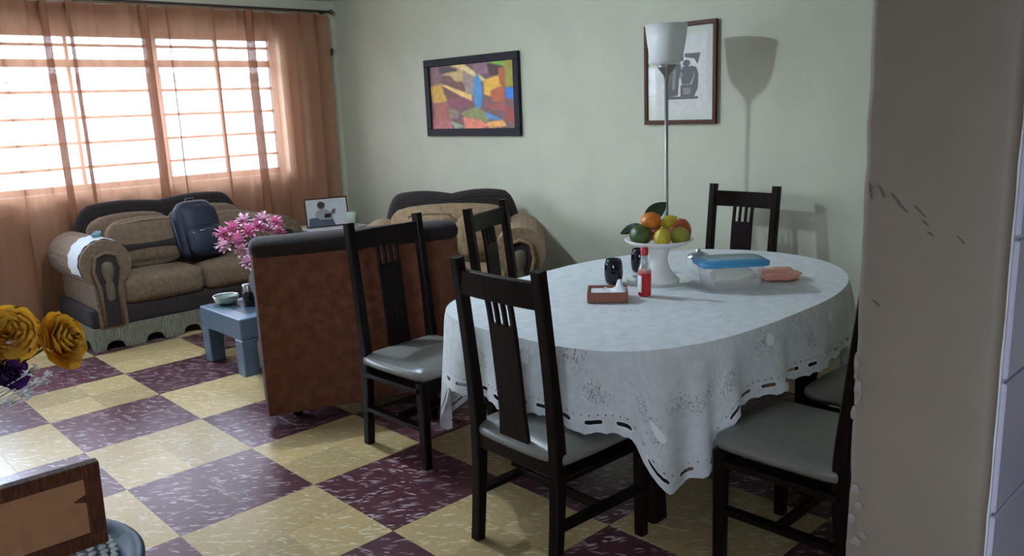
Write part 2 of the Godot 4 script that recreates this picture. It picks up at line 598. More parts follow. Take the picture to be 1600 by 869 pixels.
	for c in [[1.455, 0.030, 0.012, 0.0016, -0.5], [1.447, 0.050, 0.013, 0.0018, -0.75], [1.435, 0.060, 0.013, 0.0015, -0.9], [1.43, 0.085, 0.012, 0.0014, -0.8], [1.415, 0.092, 0.007, 0.0014, -0.9], [1.455, 0.014, 0.014, 0.0015, -0.2], [1.395, 0.140, 0.008, 0.0014, -0.8], [1.40, 0.100, 0.006, 0.0014, -1.0], [1.29, 0.03, 0.006, 0.0012, -1.0]]:
		chip.call(Vector3(-0.0005, c[0], c[1]), c[2], c[3], M.jamb_scuff, "scuff_mark", -c[4], int(c[0] * 3000))

func build_floor() -> void:
	var fl := Node3D.new()
	fl.name = "floor"
	add_child(fl)
	tag(fl, "checkerboard floor of maroon and ochre vinyl tiles with white streaks", "floor", "", "structure")
	var st := mb()
	box(st, Vector3(-1.6, -0.2, ZW - 0.2), Vector3(XB + 0.2, -0.004, 2.0))
	part(st, "floor_slab", M.slab, fl)
	var s := 0.5916 / 2.0
	var x0 := 1.623
	var z0 := -5.413
	# a few shared tile meshes that show different quarters of the pattern
	var meshes := []
	for v in 8:
		meshes.append(tile_mesh_for([Rect2(Vector2(-s / 2, -s / 2), Vector2(s, s))], v))
	var cells := []
	for i in range(-11, 10):
		for j in range(-6, 26):
			var c := Vector3(x0 + (i + 0.5) * s, 0, z0 + (j + 0.5) * s)
			if c.x < -1.4 - s / 2 or c.x > XB + s / 2 or c.z < ZW - s / 2 or c.z > 1.8 + s / 2:
				continue
			var d := c - CAM
			var ang := atan2(-d.z, d.x)
			var seen := ang > deg_to_rad(10) and ang < deg_to_rad(80) and d.length() > 1.7
			cells.append([-1.0 / d.length_squared() if seen else d.length_squared(), i, j, c])
	cells.sort_custom(func(a, b): return a[0] < b[0])
	var rest := [mb(), mb()]
	for n in cells.size():
		var i: int = cells[n][1]
		var j: int = cells[n][2]
		var c: Vector3 = cells[n][3]
		var maroon := (floori(i / 2.0) + floori(j / 2.0)) % 2 == 0
		var kind := 0 if maroon else 1
		var h := absi(hash(Vector2i(i, j)))
		if n < 300:
			var o := MeshInstance3D.new()
			o.mesh = meshes[h % 8]
			o.material_override = M["floor_%d_%d" % [kind, (h / 8) % 3]]
			o.name = "floor_tile"
			fl.add_child(o, true)
			o.position = c + Vector3(0, ((h / 64) % 5) * 0.0002, 0)
		else:
			tile_into(rest[kind], c, s, h % 8)
	for k in 2:
		var o := part(rest[k], "floor_tiles_beyond", M["floor_%d_0" % k], fl)
		o.set_meta("kind", "stuff")

func tile_mesh_for(_r: Array, v: int) -> Mesh:
	var st := mb()
	tile_into(st, Vector3.ZERO, 0.5916 / 2.0, v)
	st.generate_normals()
	return st.commit()

func tile_into(st: SurfaceTool, c: Vector3, s: float, v: int) -> void:
	var h := s / 2 - 0.0001
	var e := 0.0006
	var off := Vector2((v % 4) * 0.23, (v / 4) * 0.41 + (v % 3) * 0.13)
	var P := func(x: float, y: float, z: float) -> void:
		st.set_uv(off + Vector2(x / s + 0.5, z / s + 0.5) * 0.62)
		st.add_vertex(c + Vector3(x, y, z))
	var i := h - e
	for q in [[[-i, 0, -i], [i, 0, -i], [i, 0, i], [-i, 0, i]], [[-h, -e, -h], [h, -e, -h], [i, 0, -i], [-i, 0, -i]], [[i, 0, -i], [h, -e, -h], [h, -e, h], [i, 0, i]], [[-i, 0, i], [i, 0, i], [h, -e, h], [-h, -e, h]], [[-h, -e, -h], [-i, 0, -i], [-i, 0, i], [-h, -e, h]]]:
		for k in [0, 1, 2, 0, 2, 3]:
			P.call(q[k][0], q[k][1], q[k][2])

func build_outside() -> void:
	var st := mb()
	box(st, Vector3(-30, -0.4, -40), Vector3(30, -0.25, 30))
	tag(part(st, "yard_ground", M.concrete), "pale concrete yard outside the window", "ground", "", "structure")
	var hs := thing("neighbour_house", "white rendered house across the yard beyond the window", "house", Vector3(1.0, -0.25, -17.0))
	st = mb()
	box(st, Vector3(-7, 0, -4), Vector3(9, 2.6, 0))
	part(st, "wall", M.white_render, hs)
	st = mb()
	box(st, Vector3(-7.1, 2.6, -4.1), Vector3(9.1, 2.75, 0.1), 0.02)
	part(st, "parapet", M.concrete, hs)

func build_window() -> void:
	# steel casement: brown bars in a grid, one blue-painted post, thin panes
	var w := Node3D.new()
	w.name = "window_1"
	add_child(w)
	tag(w, "long steel barred window behind the sheer curtains", "window", "", "structure")
	var x0 := -1.0
	var x1 := 3.86
	var y0 := 1.06
	var y1 := 2.32
	w.position = Vector3(0, 0, ZW - 0.13)
	var st := mb()
	box(st, Vector3(x0, y0, -0.03), Vector3(x1, y0 + 0.05, 0.03), 0.004)
	box(st, Vector3(x0, y1 - 0.05, -0.03), Vector3(x1, y1, 0.03), 0.004)
	box(st, Vector3(x0, y0, -0.03), Vector3(x0 + 0.05, y1, 0.03), 0.004)
	box(st, Vector3(x1 - 0.05, y0, -0.03), Vector3(x1, y1, 0.03), 0.004)
	part(st, "window_frame", M.steel_brown, w)
	for x in [-0.35, 0.20, 0.75, 1.42, 2.08, 3.30]:
		st = mb()
		box(st, Vector3(x - 0.012, y0, -0.02), Vector3(x + 0.012, y1, 0.02), 0.003)
		part(st, "mullion", M.steel_brown, w)
	st = mb()
	box(st, Vector3(2.715, y0, -0.035), Vector3(2.775, y1, 0.035), 0.004)
	part(st, "mullion", M.steel_blue, w)
	st = mb()
	box(st, Vector3(x0, 2.035, -0.03), Vector3(x1, 2.095, 0.03), 0.004)
	part(st, "transom", M.steel_brown, w)
	for y in [1.245, 1.44, 1.64, 1.845, 2.205]:
		st = mb()
		box(st, Vector3(x0, y - 0.011, -0.018), Vector3(x1, y + 0.011, 0.018), 0.003)
		part(st, "glazing_bar", M.steel_brown, w)
	var xs := [x0 + 0.05, -0.35, 0.20, 0.75, 1.42, 2.08, 2.745, 3.30, x1 - 0.05]
	for k in xs.size() - 1:
		st = mb()
		quad(st, Vector3(xs[k], y0 + 0.05, 0.002), Vector3(xs[k + 1], y0 + 0.05, 0.002), Vector3(xs[k + 1], y1 - 0.05, 0.002), Vector3(xs[k], y1 - 0.05, 0.002), Vector3.BACK)
		part(st, "pane", M.pane, w)
	# passage window, outside the frame
	var k := Node3D.new()
	k.name = "window_2"
	add_child(k)
	tag(k, "passage window with a plain steel frame", "window", "", "structure")
	for b in [[0.3, 0.34, 1.0, 2.05], [1.46, 1.5, 1.0, 2.05], [0.3, 1.5, 1.0, 1.04], [0.3, 1.5, 2.01, 2.05], [0.88, 0.92, 1.0, 2.05]]:
		st = mb()
		box(st, Vector3(-1.53, b[2], b[0]), Vector3(-1.47, b[3], b[1]), 0.004)
		part(st, "window_frame", M.steel_brown, k)

func curtain_panel(xa: float, xb: float, seed_: int, label: String, gathers: Array) -> void:
	var cu := thing("curtain", label, "curtain", Vector3((xa + xb) / 2, 0, ZW + 0.115))
	var mid := (xa + xb) / 2
	var n := FastNoiseLite.new()
	n.seed = seed_
	n.frequency = 1.0
	var N := 420
	var rows := 26
	var top := 2.50
	var bottom := 0.06
	var g := []
	for r_ in rows + 1:
		var v := float(r_) / rows
		var y := lerpf(top, bottom, v)
		var row := []
		for i in N + 1:
			var t := float(i) / N
			var x := lerpf(xa, xb, t)
			# fold density follows the gathers
			var dens := 0.0
			for ga in gathers:
				dens += exp(-pow((x - ga[0]) / ga[1], 2.0)) * ga[2]
			var ph := x * 34.0 + n.get_noise_1d(x * 1.5) * 5.0
			var sway := n.get_noise_2d(x * 0.8, y * 0.7) * 0.02
			var amp := 0.016 + 0.03 * dens
			var z := sin(ph) * amp + sin(ph * 0.37 + 1.0) * 0.02 + sway
			# pull the cloth sideways so that dense pleats overlap
			var px := x - mid + cos(ph) * 0.048 * minf(dens, 1.6) + n.get_noise_2d(x * 2.0, y * 0.5 + 9.0) * 0.012 * v
			z += absf(n.get_noise_2d(x * 5.0, 3.0)) * 0.012
			row.append(Vector3(px, y, z))
		g.append(row)
	var st := mb(true)
	for r_ in rows:
		for i in N:
			quad(st, g[r_][i], g[r_][i + 1], g[r_ + 1][i + 1], g[r_ + 1][i], Vector3.BACK)
	part(st, "cloth", M.curtain_cloth, cu)
	# doubled heading at the top and hem at the foot
	for band in [[top + 0.005, top - 0.07, "heading"], [bottom + 0.09, bottom - 0.005, "hem"]]:
		st = mb(true)
		var src: int = 0 if band[2] == "heading" else rows
		for i in N:
			var a: Vector3 = g[src][i]
			var b: Vector3 = g[src][i + 1]
			quad(st, Vector3(a.x, band[0], a.z + 0.004), Vector3(b.x, band[0], b.z + 0.004), Vector3(b.x, band[1], b.z + 0.004), Vector3(a.x, band[1], a.z + 0.004), Vector3.BACK)
		part(st, band[2], M.curtain_cloth, cu)

func build_curtains() -> void:
	curtain_panel(1.22, 2.70, 21, "sheer brown curtain gathered behind the sofa arm with the white doily", [[1.95, 0.13, 1.5], [2.64, 0.08, 1.6], [1.45, 0.14, 1.2], [2.3, 0.08, 0.6]])
	curtain_panel(2.69, 4.32, 33, "sheer brown curtain hanging down to the corner side table", [[3.56, 0.10, 1.4], [3.84, 0.06, 1.0], [4.15, 0.14, 0.8], [2.75, 0.07, 1.5], [3.2, 0.07, 0.7]])
	var rod := thing("curtain_rod", "thin dark curtain rod under the ceiling", "curtain rod", Vector3(2.1, 2.53, ZW + 0.13))
	var st := mb(true)
	tube(st, [Vector3(-3.2, 0, 0), Vector3(2.26, 0, 0)], [0.011], 10)
	part(st, "pole", M.rod, rod)
	for s in [-3.2, 2.26]:
		st = mb(true)
		ball(st, Vector3(s, 0, 0), Vector3(0.022, 0.022, 0.022), 0, 1, 14)
		part(st, "finial", M.rod, rod)
	for s in [-3.1, -0.2, 2.22]:
		st = mb()
		box(st, Vector3(s - 0.01, -0.012, -0.128), Vector3(s + 0.01, 0.006, 0.0), 0.002)
		part(st, "bracket", M.rod, rod)
	var hk := thing("wall_hook", "small black hook on the wall beside the curtain edge", "hook", Vector3(4.385, 2.17, ZW + 0.002))
	st = mb()
	box(st, Vector3(-0.025, -0.035, 0), Vector3(0.025, 0.035, 0.015), 0.004)
	part(st, "plate", M.hook_black, hk)
	st = mb(true)
	tube(st, [Vector3(0, 0, 0.012), Vector3(0, -0.01, 0.05), Vector3(0, 0.01, 0.07), Vector3(0, 0.03, 0.068)], [0.007], 8)
	part(st, "hook_arm", M.hook_black, hk)

# ------------------------------------------------------------------ ceiling lamp
func build_lamp() -> void:
	# its shadows fall from the tall lamp onto the wall and from the bottle across the cloth
	var l := thing("ceiling_lamp", "white daylight bulb in a plain holder on the ceiling between armchair and window", "lamp", Vector3(2.0, HC, -4.25))
	var st := mb(true)
	lathe(st, [Vector2(0, -0.025), Vector2(0.05, -0.025), Vector2(0.055, -0.015), Vector2(0.055, 0.0)], 28)
	part(st, "rose", M.ceramic, l)
	st = mb(true)
	lathe(st, [Vector2(0, -0.07), Vector2(0.02, -0.07), Vector2(0.022, -0.06), Vector2(0.022, -0.02)], 20)
	part(st, "holder", M.ceramic, l)
	var glow := StandardMaterial3D.new()
	glow.albedo_color = Color(1, 1, 1)
	glow.emission_enabled = true
	glow.emission = Color(0.85, 0.94, 1.0)
	glow.emission_energy_multiplier = 4.0
	st = mb(true)
	lathe(st, [Vector2(0, -0.17), Vector2(0.02, -0.165), Vector2(0.033, -0.145), Vector2(0.036, -0.125), Vector2(0.03, -0.10), Vector2(0.016, -0.075), Vector2(0.014, -0.06)], 24)
	part(st, "bulb", glow, l)
	var o := OmniLight3D.new()
	o.name = "bulb_light"
	l.add_child(o)
	o.position = Vector3(0, -0.125, 0)
	o.light_color = Color(0.85, 0.94, 1.0)
	o.light_energy = 1.2
	o.light_size = 0.033
	o.omni_range = 14.0
	o.omni_attenuation = 2.0
	o.shadow_enabled = true

# ------------------------------------------------------------------ living corner
func crest_y(x: float, W: float, humps: int, y0: float) -> float:
	# wavy top line of the seat backs
	var t := clampf(absf(x) / (W / 2), 0, 1)
	var wave := 0.0
	if humps > 0:
		wave = 0.035 * (1.0 - absf(sin(PI * (x / W + 0.5) * humps)) * 0.9)
		wave = 0.03 - wave * 0.9
	return y0 + wave - 0.22 * pow(maxf(0.0, (t - 0.80) / 0.20), 2.2)

func sofa(called: String, label: String, at: Vector3, turn: float, W: float, seats: int, humps: int, panel_only: bool, cloth: Material, crest: Material) -> Node3D:
	var s := thing(called, label, "armchair" if seats == 1 else "sofa", at, turn)
	var D := 0.44
	var aw := 0.40 if not panel_only else 0.26
	var inner := W / 2 - aw * 0.72
	var st := mb()
	# skirt with a scalloped lower edge
	for side in [[0.0, W - 0.10, D - 0.03], [PI / 2, 2 * D - 0.12, W / 2 - 0.06], [-PI / 2, 2 * D - 0.12, W / 2 - 0.06]]:
		var L: float = side[1]
		var poly := PackedVector2Array()
		poly.append(Vector2(-L / 2, 0.17))
		poly.append(Vector2(-L / 2, 0.0))
		var bays := maxi(2, int(round(L / 0.28)))
		for b in bays:
			var xa := -L / 2 + L * b / bays
			for k in 9:
				var q := k / 8.0
				poly.append(Vector2(xa + 0.07 + (L / bays - 0.14) * q, 0.006 + 0.06 * pow(sin(PI * q), 0.35)))
			poly.append(Vector2(xa + L / bays - 0.02 if b < bays - 1 else L / 2, 0.0))
		poly.append(Vector2(L / 2, 0.17))
		var dir: float = side[0]
		prism(st, poly, side[2] - 0.02, side[2] + 0.005, Transform3D(Basis(Vector3.UP, dir), Vector3.ZERO))
	if not panel_only:
		part(st, "skirt", M.cream_fringe, s)
	st = mb(true)
	soft(st, Vector3(0, 0.235, 0.0), Vector3(W - 0.12, 0.15, 2 * D - 0.06), 0.03)
	part(st, "base", M.brown_cloth, s)
	for k in 4:
		st = mb(true)
		lathe(st, [Vector2(0.018, 0.0), Vector2(0.028, 0.01), Vector2(0.03, 0.035), Vector2(0.02, 0.06), Vector2(0.03, 0.07), Vector2(0.03, 0.17)], 12)
		var ft := part(st, "foot", M.dark_wood, s)
		ft.position = Vector3((W / 2 - 0.16) * (1 if k % 2 else -1), 0, (D - 0.12) * (1 if k < 2 else -1))
	# seat cushions
	for k in seats:
		st = mb(true)
		var cw := 2 * inner / seats
		soft(st, Vector3(-inner + cw * (k + 0.5), 0.40, 0.08), Vector3(cw - 0.012, 0.20, 0.70), 0.055, 0.02)
		part(st, "seat_cushion", cloth, s)
	# back: shaped slab, its top edge rolled and dark
	var H := 0.90
	var bw := W / 2 - (aw * 0.62 if not panel_only else 0.0)
	var poly2 := PackedVector2Array()
	poly2.append(Vector2(-bw, 0.30 if not panel_only else 0.07))
	var crest_pts := []
	var NN := 44
	poly2.append(Vector2(bw, 0.30 if not panel_only else 0.07))
	for k in NN + 1:
		var x := lerpf(bw, -bw, k / float(NN))
		var y := crest_y(x, 2 * bw, humps, H) if not panel_only else H
		poly2.append(Vector2(x, y))
		crest_pts.append(Vector3(x, y + 0.012, -D + 0.09))
	st = mb()
	prism(st, poly2, -D + (0.02 if not panel_only else 0.012), -D + 0.16)
	part(st, "back", M.brown_cloth, s)
	if panel_only:
		st = mb()
		box(st, Vector3(-bw, 0.06, -D), Vector3(bw, 0.91, -D + 0.016), 0.004)
		part(st, "back_panel", M.back_board, s)
		st = mb(true)
		soft(st, Vector3(0, 0.945, -D + 0.055), Vector3(2 * bw + 0.02, 0.105, 0.17), 0.05)
		part(st, "crest", crest, s)
	else:
		st = mb(true)
		tube(st, crest_pts, [0.05], 12)
		part(st, "crest", crest, s)
	# back cushions
	for k in seats:
		st = mb(true)
		var cw := 2 * inner / seats
		var tilt := Transform3D(Basis(Vector3.RIGHT, -0.14), Vector3(-inner + cw * (k + 0.5), 0.67, -0.18))
		soft(st, Vector3.ZERO, Vector3(cw - 0.02, 0.40, 0.17), 0.07, 0.035, tilt)
		part(st, "back_cushion", cloth, s)
	# rolled arms with a carved front panel
	for sgn in [-1.0, 1.0]:
		st = mb(true)
		var cx: float = sgn * (W / 2 - aw / 2)
		var ap := PackedVector2Array()
		var R := aw * 0.43
		ap.append(Vector2(-aw * 0.24, 0.16))
		ap.append(Vector2(aw * 0.24, 0.16))
		for k in 21:
			var a := lerpf(-0.95, PI + 0.95, k / 20.0)
			ap.append(Vector2(cos(a) * R, 0.62 + sin(a) * R))
		st.set_smooth_group(0xFFFFFFFF)
		prism(st, ap, -D + 0.10, D - 0.02, Transform3D(Basis.IDENTITY, Vector3(cx, 0, 0)))
		var arm := part(st, "arm", cloth if not panel_only else M.brown_cloth, s)
		if not panel_only:
			st = mb()
			var ip := PackedVector2Array()
			for k in 17:
				var a := lerpf(-0.5, PI + 0.5, k / 16.0)
				ip.append(Vector2(cos(a) * 0.085, 0.60 + sin(a) * 0.085))
			ip.append(Vector2(-0.045, 0.40))
			ip.append(Vector2(-0.05, 0.18))
			ip.append(Vector2(0.05, 0.18))
			ip.append(Vector2(0.045, 0.40))
			ip.reverse()
			prism(st, ip, D - 0.03, D - 0.008, Transform3D(Basis.IDENTITY, Vector3(cx, 0, 0)))
			part(st, "front_panel", M.brown_cloth, arm)
			st = mb(true)
			tube(st, [Vector3(cx - 0.06, 0.19, D - 0.012), Vector3(cx - 0.065, 0.45, D - 0.008), Vector3(cx - 0.095, 0.58, D - 0.008), Vector3(cx - 0.07, 0.68, D - 0.008), Vector3(cx, 0.705, D - 0.008), Vector3(cx + 0.07, 0.68, D - 0.008), Vector3(cx + 0.095, 0.58, D - 0.008), Vector3(cx + 0.065, 0.45, D - 0.008), Vector3(cx + 0.06, 0.19, D - 0.012)], [0.014], 8)
			part(st, "panel_moulding", cloth, arm)
			st = mb(true)
			lathe(st, [Vector2(0.018, 0.0), Vector2(0.03, 0.02), Vector2(0.03, 0.12), Vector2(0.02, 0.14), Vector2(0.036, 0.17), Vector2(0.044, 0.22), Vector2(0.036, 0.27), Vector2(0.0, 0.285)], 14, Transform3D(Basis.IDENTITY.scaled(Vector3(1, 1, 0.4)), Vector3(cx, 0.36, D - 0.008)))
			part(st, "turned_ornament", M.scroll_wood, arm)
	return s

func build_living() -> void:
	sofa("sofa", "brown two-seat sofa with cream skirt under the curtained window", Vector3(2.49, 0, -6.48), 0, 1.78, 2, 2, false, M.tan_cloth, M.brown_cloth)
	sofa("armchair", "tan armchair with dark wavy crest turned cornerwise by the green wall", Vector3(3.70, 0, -4.58), -PI / 4, 1.45, 1, 2, false, M.tan_cloth_light, M.brown_cloth)
	sofa("armchair", "armchair seen from behind with plain reddish brown back panel", Vector3(2.48, 0, -4.02), PI - 0.384, 1.08, 1, 0, true, M.tan_cloth, M.brown_cloth)
	# loose pillow with a dark stripe
	var p := thing("throw_pillow", "tan pillow with dark stripe leaning on the two-seat sofa", "pillow", Vector3(2.20, 0.52, -6.40))
	var tilt := Transform3D(Basis(Vector3.RIGHT, -0.25), Vector3(0, 0.17, 0))
	var st := mb(true)
	soft(st, Vector3.ZERO, Vector3(0.50, 0.34, 0.14), 0.06, 0.03, tilt)
	part(st, "cover", M.tan_cloth_light if false else M.tan_cloth, p)
	st = mb(true)
	soft(st, Vector3(0, -0.035, 0), Vector3(0.49, 0.075, 0.185), 0.03, 0.012, tilt)
	part(st, "stripe", M.brown_cloth, p)
	st = mb(true)
	tube(st, [tilt * Vector3(-0.22, 0.150, 0.045), tilt * Vector3(0, 0.165, 0.055), tilt * Vector3(0.22, 0.155, 0.045)], [0.008], 8)
	part(st, "piping", M.tan_cloth_light, p)
	p = thing("throw_pillow", "small tan pillow behind the pink flowers on the two-seat sofa", "pillow", Vector3(2.88, 0.52, -6.42), 0.1)
	st = mb(true)
	soft(st, Vector3.ZERO, Vector3(0.36, 0.30, 0.13), 0.05, 0.03, Transform3D(Basis(Vector3.RIGHT, -0.25), Vector3(0, 0.16, 0)))
	part(st, "cover", M.tan_cloth, p)
	# two pillows on the tan armchair
	for k in 2:
		p = thing("throw_pillow", ["light tan corded pillow on the tan armchair's seat nearest the green wall", "orange tan pillow leaning in the middle of the tan armchair"][k], "pillow", [Vector3(3.84, 0.53, -4.34), Vector3(3.60, 0.53, -4.66)][k], -PI / 4 + [0.3, 0.1][k])
		st = mb(true)
		soft(st, Vector3.ZERO, Vector3(0.36, 0.32, 0.15), 0.06, 0.04, Transform3D(Basis(Vector3.RIGHT, -0.2), Vector3(0, 0.16, 0)))
		part(st, "cover", M.tan_cloth_light, p)
		st = mb(true)
		var tl := Transform3D(Basis(Vector3.RIGHT, -0.2), Vector3(0, 0.16, 0))
		tube(st, [tl * Vector3(-0.15, -0.15, 0.05), tl * Vector3(-0.17, 0, 0.05), tl * Vector3(-0.15, 0.15, 0.05), tl * Vector3(0, 0.16, 0.05), tl * Vector3(0.15, 0.15, 0.05), tl * Vector3(0.17, 0, 0.05), tl * Vector3(0.15, -0.15, 0.05)], [0.007], 8)
		part(st, "piping", M.tan_cloth, p)
	# backpack on the sofa
	var b := thing("backpack", "dark navy backpack sitting upright on the two-seat sofa", "backpack", Vector3(2.60, 0.515, -6.30), 0.12)
	var lean := Transform3D(Basis(Vector3.RIGHT, -0.22), Vector3.ZERO)
	st = mb(true)
	soft(st, Vector3(0, 0.22, 0), Vector3(0.34, 0.45, 0.17), 0.085, 0.02, lean, 12)
	part(st, "body", M.navy, b)
	st = mb(true)
	soft(st, Vector3(0, 0.13, 0.10), Vector3(0.28, 0.22, 0.08), 0.038, 0.015, lean)
	var pk := part(st, "front_pocket", M.navy, b)
	st = mb(true)
	tube(st, [lean * Vector3(-0.12, 0.20, 0.135), lean * Vector3(0, 0.215, 0.148), lean * Vector3(0.12, 0.20, 0.135)], [0.004], 6)
	part(st, "zip", M.steel, pk)
	st = mb(true)
	tube(st, [lean * Vector3(-0.04, 0.43, -0.02), lean * Vector3(-0.03, 0.48, -0.02), lean * Vector3(0.03, 0.48, -0.02), lean * Vector3(0.04, 0.43, -0.02)], [0.009], 8)
	part(st, "carry_handle", M.navy_trim, b)
	for sx in [-1, 1]:
		st = mb(true)
		tube(st, [lean * Vector3(sx * 0.10, 0.42, -0.06), lean * Vector3(sx * 0.19, 0.32, 0.0), lean * Vector3(sx * 0.19, 0.12, 0.02), lean * Vector3(sx * 0.14, 0.02, -0.04)], [0.013], 8)
		part(st, "strap", M.navy_trim, b)
	# doily over the sofa's arm, remote on top of it
	var ax := 2.49 - 1.78 / 2 + 0.20
	st = mb(true)
	var dn := 18
	var dg := []
	for i in dn + 1:
		var row := []
		for j in 9:
			var a := lerpf(1.0, PI + 0.35, i / float(dn))
			var zz := lerpf(0.10 + 0.10 * absf(i / float(dn) - 0.3), 0.40, j / 8.0)
			var rr := 0.178 + 0.004 * sin(i * 2.1 + j)
			# the front edge hangs in a curve
			zz -= 0.06 * sin(PI * i / dn) * (1.0 if j == 8 else 0.0)
			row.append(Vector3(cos(a) * rr, sin(a) * rr, zz))
		dg.append(row)
	for i in dn:
		for j in 8:
			quad(st, dg[i][j], dg[i + 1][j], dg[i + 1][j + 1], dg[i][j + 1], dg[i][j] * Vector3(1, 1, 0))
	var dl := part(st, "arm_doily", M.white_cloth)
	dl.position = Vector3(ax, 0.62, -6.46)
	tag(dl, "white cloth doily draped over the arm of the two-seat sofa", "doily")
	var rc := thing("remote_control", "dark teal remote control lying on the sofa's arm", "remote", Vector3(ax + 0.03, 0.803, -6.28), 1.2)
	st = mb()
	box(st, Vector3(-0.10, 0, -0.025), Vector3(0.10, 0.022, 0.025), 0.006)
	part(st, "case", M.teal_plastic, rc)
	for i in 5:
		for j in 2:
			st = mb()
			box(st, Vector3(-0.075 + i * 0.03, 0.021, -0.014 + j * 0.018), Vector3(-0.06 + i * 0.03, 0.025, -0.004 + j * 0.018), 0.002)
			part(st, "button", M.hook_black, rc)
	# low table
	var t := thing("coffee_table", "chunky slate grey low table between armchair and sofa", "table", Vector3(2.11, 0, -4.995))
	for lx in [0.0, 0.74]:
		for lz in [-0.295, 0.195]:
			st = mb()
			box(st, Vector3(lx, 0, lz), Vector3(lx + 0.10, 0.235, lz + 0.10), 0.005)
			part(st, "leg", M.slate_paint, t)
	st = mb()
	box(st, Vector3(0, 0.235, -0.295), Vector3(0.10, 0.375, 0.295), 0.006)
	box(st, Vector3(0.74, 0.235, -0.295), Vector3(0.84, 0.375, 0.295), 0.006)
	box(st, Vector3(0.09, 0.235, -0.295), Vector3(0.75, 0.375, -0.195), 0.006)
	box(st, Vector3(0.09, 0.235, 0.195), Vector3(0.75, 0.375, 0.295), 0.006)
	part(st, "frame", M.slate_paint, t)
	st = mb()
	box(st, Vector3(0.085, 0.33, -0.21), Vector3(0.755, 0.372, 0.21), 0.003)
	part(st, "glass_top", M.table_glass, t)
	var d := thing("glass_dish", "round clear glass dish near the corner of the low table", "dish", Vector3(2.26, 0.375, -5.20))
	st = mb(true)
	lathe(st, [Vector2(0, 0.004), Vector2(0.05, 0.004), Vector2(0.07, 0.012), Vector2(0.085, 0.05), Vector2(0.08, 0.052), Vector2(0.064, 0.018), Vector2(0, 0.012)], 28)
	part(st, "bowl", M.glass_green, d)
	st = mb(true)
	lathe(st, [Vector2(0.078, 0.046), Vector2(0.088, 0.05), Vector2(0.084, 0.058), Vector2(0.077, 0.054), Vector2(0.078, 0.046)], 28)
	part(st, "rim", M.steel, d)
	var j := thing("glass_jar", "dark jar with a shiny steel lid on the low table", "jar", Vector3(2.335, 0.373, -5.02))
	st = mb(true)
	lathe(st, [Vector2(0, 0), Vector2(0.036, 0.002), Vector2(0.038, 0.01), Vector2(0.038, 0.09), Vector2(0.033, 0.10), Vector2(0, 0.10)], 24)
	part(st, "body", M.black_glass, j)
	st = mb(true)
	lathe(st, [Vector2(0.036, 0.098), Vector2(0.036, 0.14), Vector2(0.033, 0.146), Vector2(0, 0.148)], 24)
	part(st, "lid", M.steel, j)
	# pink flowers
	var v := thing("flower_arrangement", "pink artificial flowers in a dark vase behind the armchair", "flowers", Vector3(2.50, 0.373, -4.98))
	st = mb(true)
	lathe(st, [Vector2(0, 0), Vector2(0.05, 0.002), Vector2(0.06, 0.04), Vector2(0.055, 0.12), Vector2(0.03, 0.19), Vector2(0.038, 0.22), Vector2(0.033, 0.22), Vector2(0.025, 0.19), Vector2(0, 0.18)], 24)
	part(st, "vase", M.slate_dark, v)
	var rg := RandomNumberGenerator.new()
	rg.seed = 42
	var spots := [[-0.31, 0.42, 0.0], [-0.25, 0.53, 0.02], [-0.22, 0.38, 0.05], [-0.16, 0.50, 0.05], [-0.15, 0.56, -0.03], [-0.08, 0.52, 0.03], [-0.19, 0.30, 0.06], [-0.24, 0.455, 0.06], [-0.05, 0.56, 0.04], [-0.10, 0.41, 0.06], [-0.01, 0.49, 0.02], [0.05, 0.53, 0.0], [-0.13, 0.35, 0.02], [-0.29, 0.49, -0.04], [0.02, 0.40, 0.05], [0.08, 0.45, -0.02]]
	for k in spots.size():
		var c := Vector3(spots[k][0], spots[k][1], spots[k][2])
		st = mb(true)
		tube(st, [Vector3(0, 0.19, 0), Vector3(c.x * 0.35, 0.19 + (c.y - 0.19) * 0.6, c.z * 0.5), c], [0.003], 5, false)
		var sm := part(st, "stem", M.stem_green, v)
		st = mb(true)
		bloom(st, c, Vector3(c.x * 0.8, 0.25, c.z + 0.35).normalized(), 0.066, 0.016, 20, rg)
		part(st, "bloom", M.petal_pink if k % 2 else M.petal_pale, v)
	for k in 7:
		st = mb(true)
		var a := rg.randf() * TAU
		leaf_blade(st, Vector3(cos(a) * 0.05 - 0.06, 0.27 + rg.randf() * 0.08, sin(a) * 0.05), Vector3(cos(a) - 0.6, 0.35, sin(a)).normalized(), 0.13, 0.03)
		part(st, "leaf", M.leaf, v)
	# corner table with a framed photograph
	var ct := thing("side_table", "small corner side table covered by a white cloth", "table", Vector3(3.93, 0, -6.62))
	for lx in [-0.20, 0.20]:
		for lz in [-0.20, 0.20]:
			st = mb()
			box(st, Vector3(lx - 0.02, 0, lz - 0.02), Vector3(lx + 0.02, 0.53, lz + 0.02), 0.004)
			part(st, "leg", M.dark_wood, ct)
	st = mb()
	box(st, Vector3(-0.26, 0.53, -0.26), Vector3(0.26, 0.56, 0.26), 0.006)
	part(st, "top", M.dark_wood, ct)
	st = mb()
	box(st, Vector3(-0.275, 0.40, -0.275), Vector3(0.275, 0.566, -0.270))
	box(st, Vector3(-0.275, 0.561, -0.275), Vector3(0.275, 0.566, 0.275))
	box(st, Vector3(-0.275, 0.46, 0.270), Vector3(0.275, 0.566, 0.275))
	box(st, Vector3(-0.275, 0.46, -0.275), Vector3(-0.270, 0.566, 0.275))
	part(st, "cloth", M.white_cloth, ct)
	var pf := framed("photo_frame", "framed grey photograph of a person on the corner side table", "photo frame", 0.40, 0.27, 0.012, 0.014, M.frame_brown, photo_tex(), Vector3(3.93, 0.566, -6.62), -0.30, 0.17)
	st = mb()
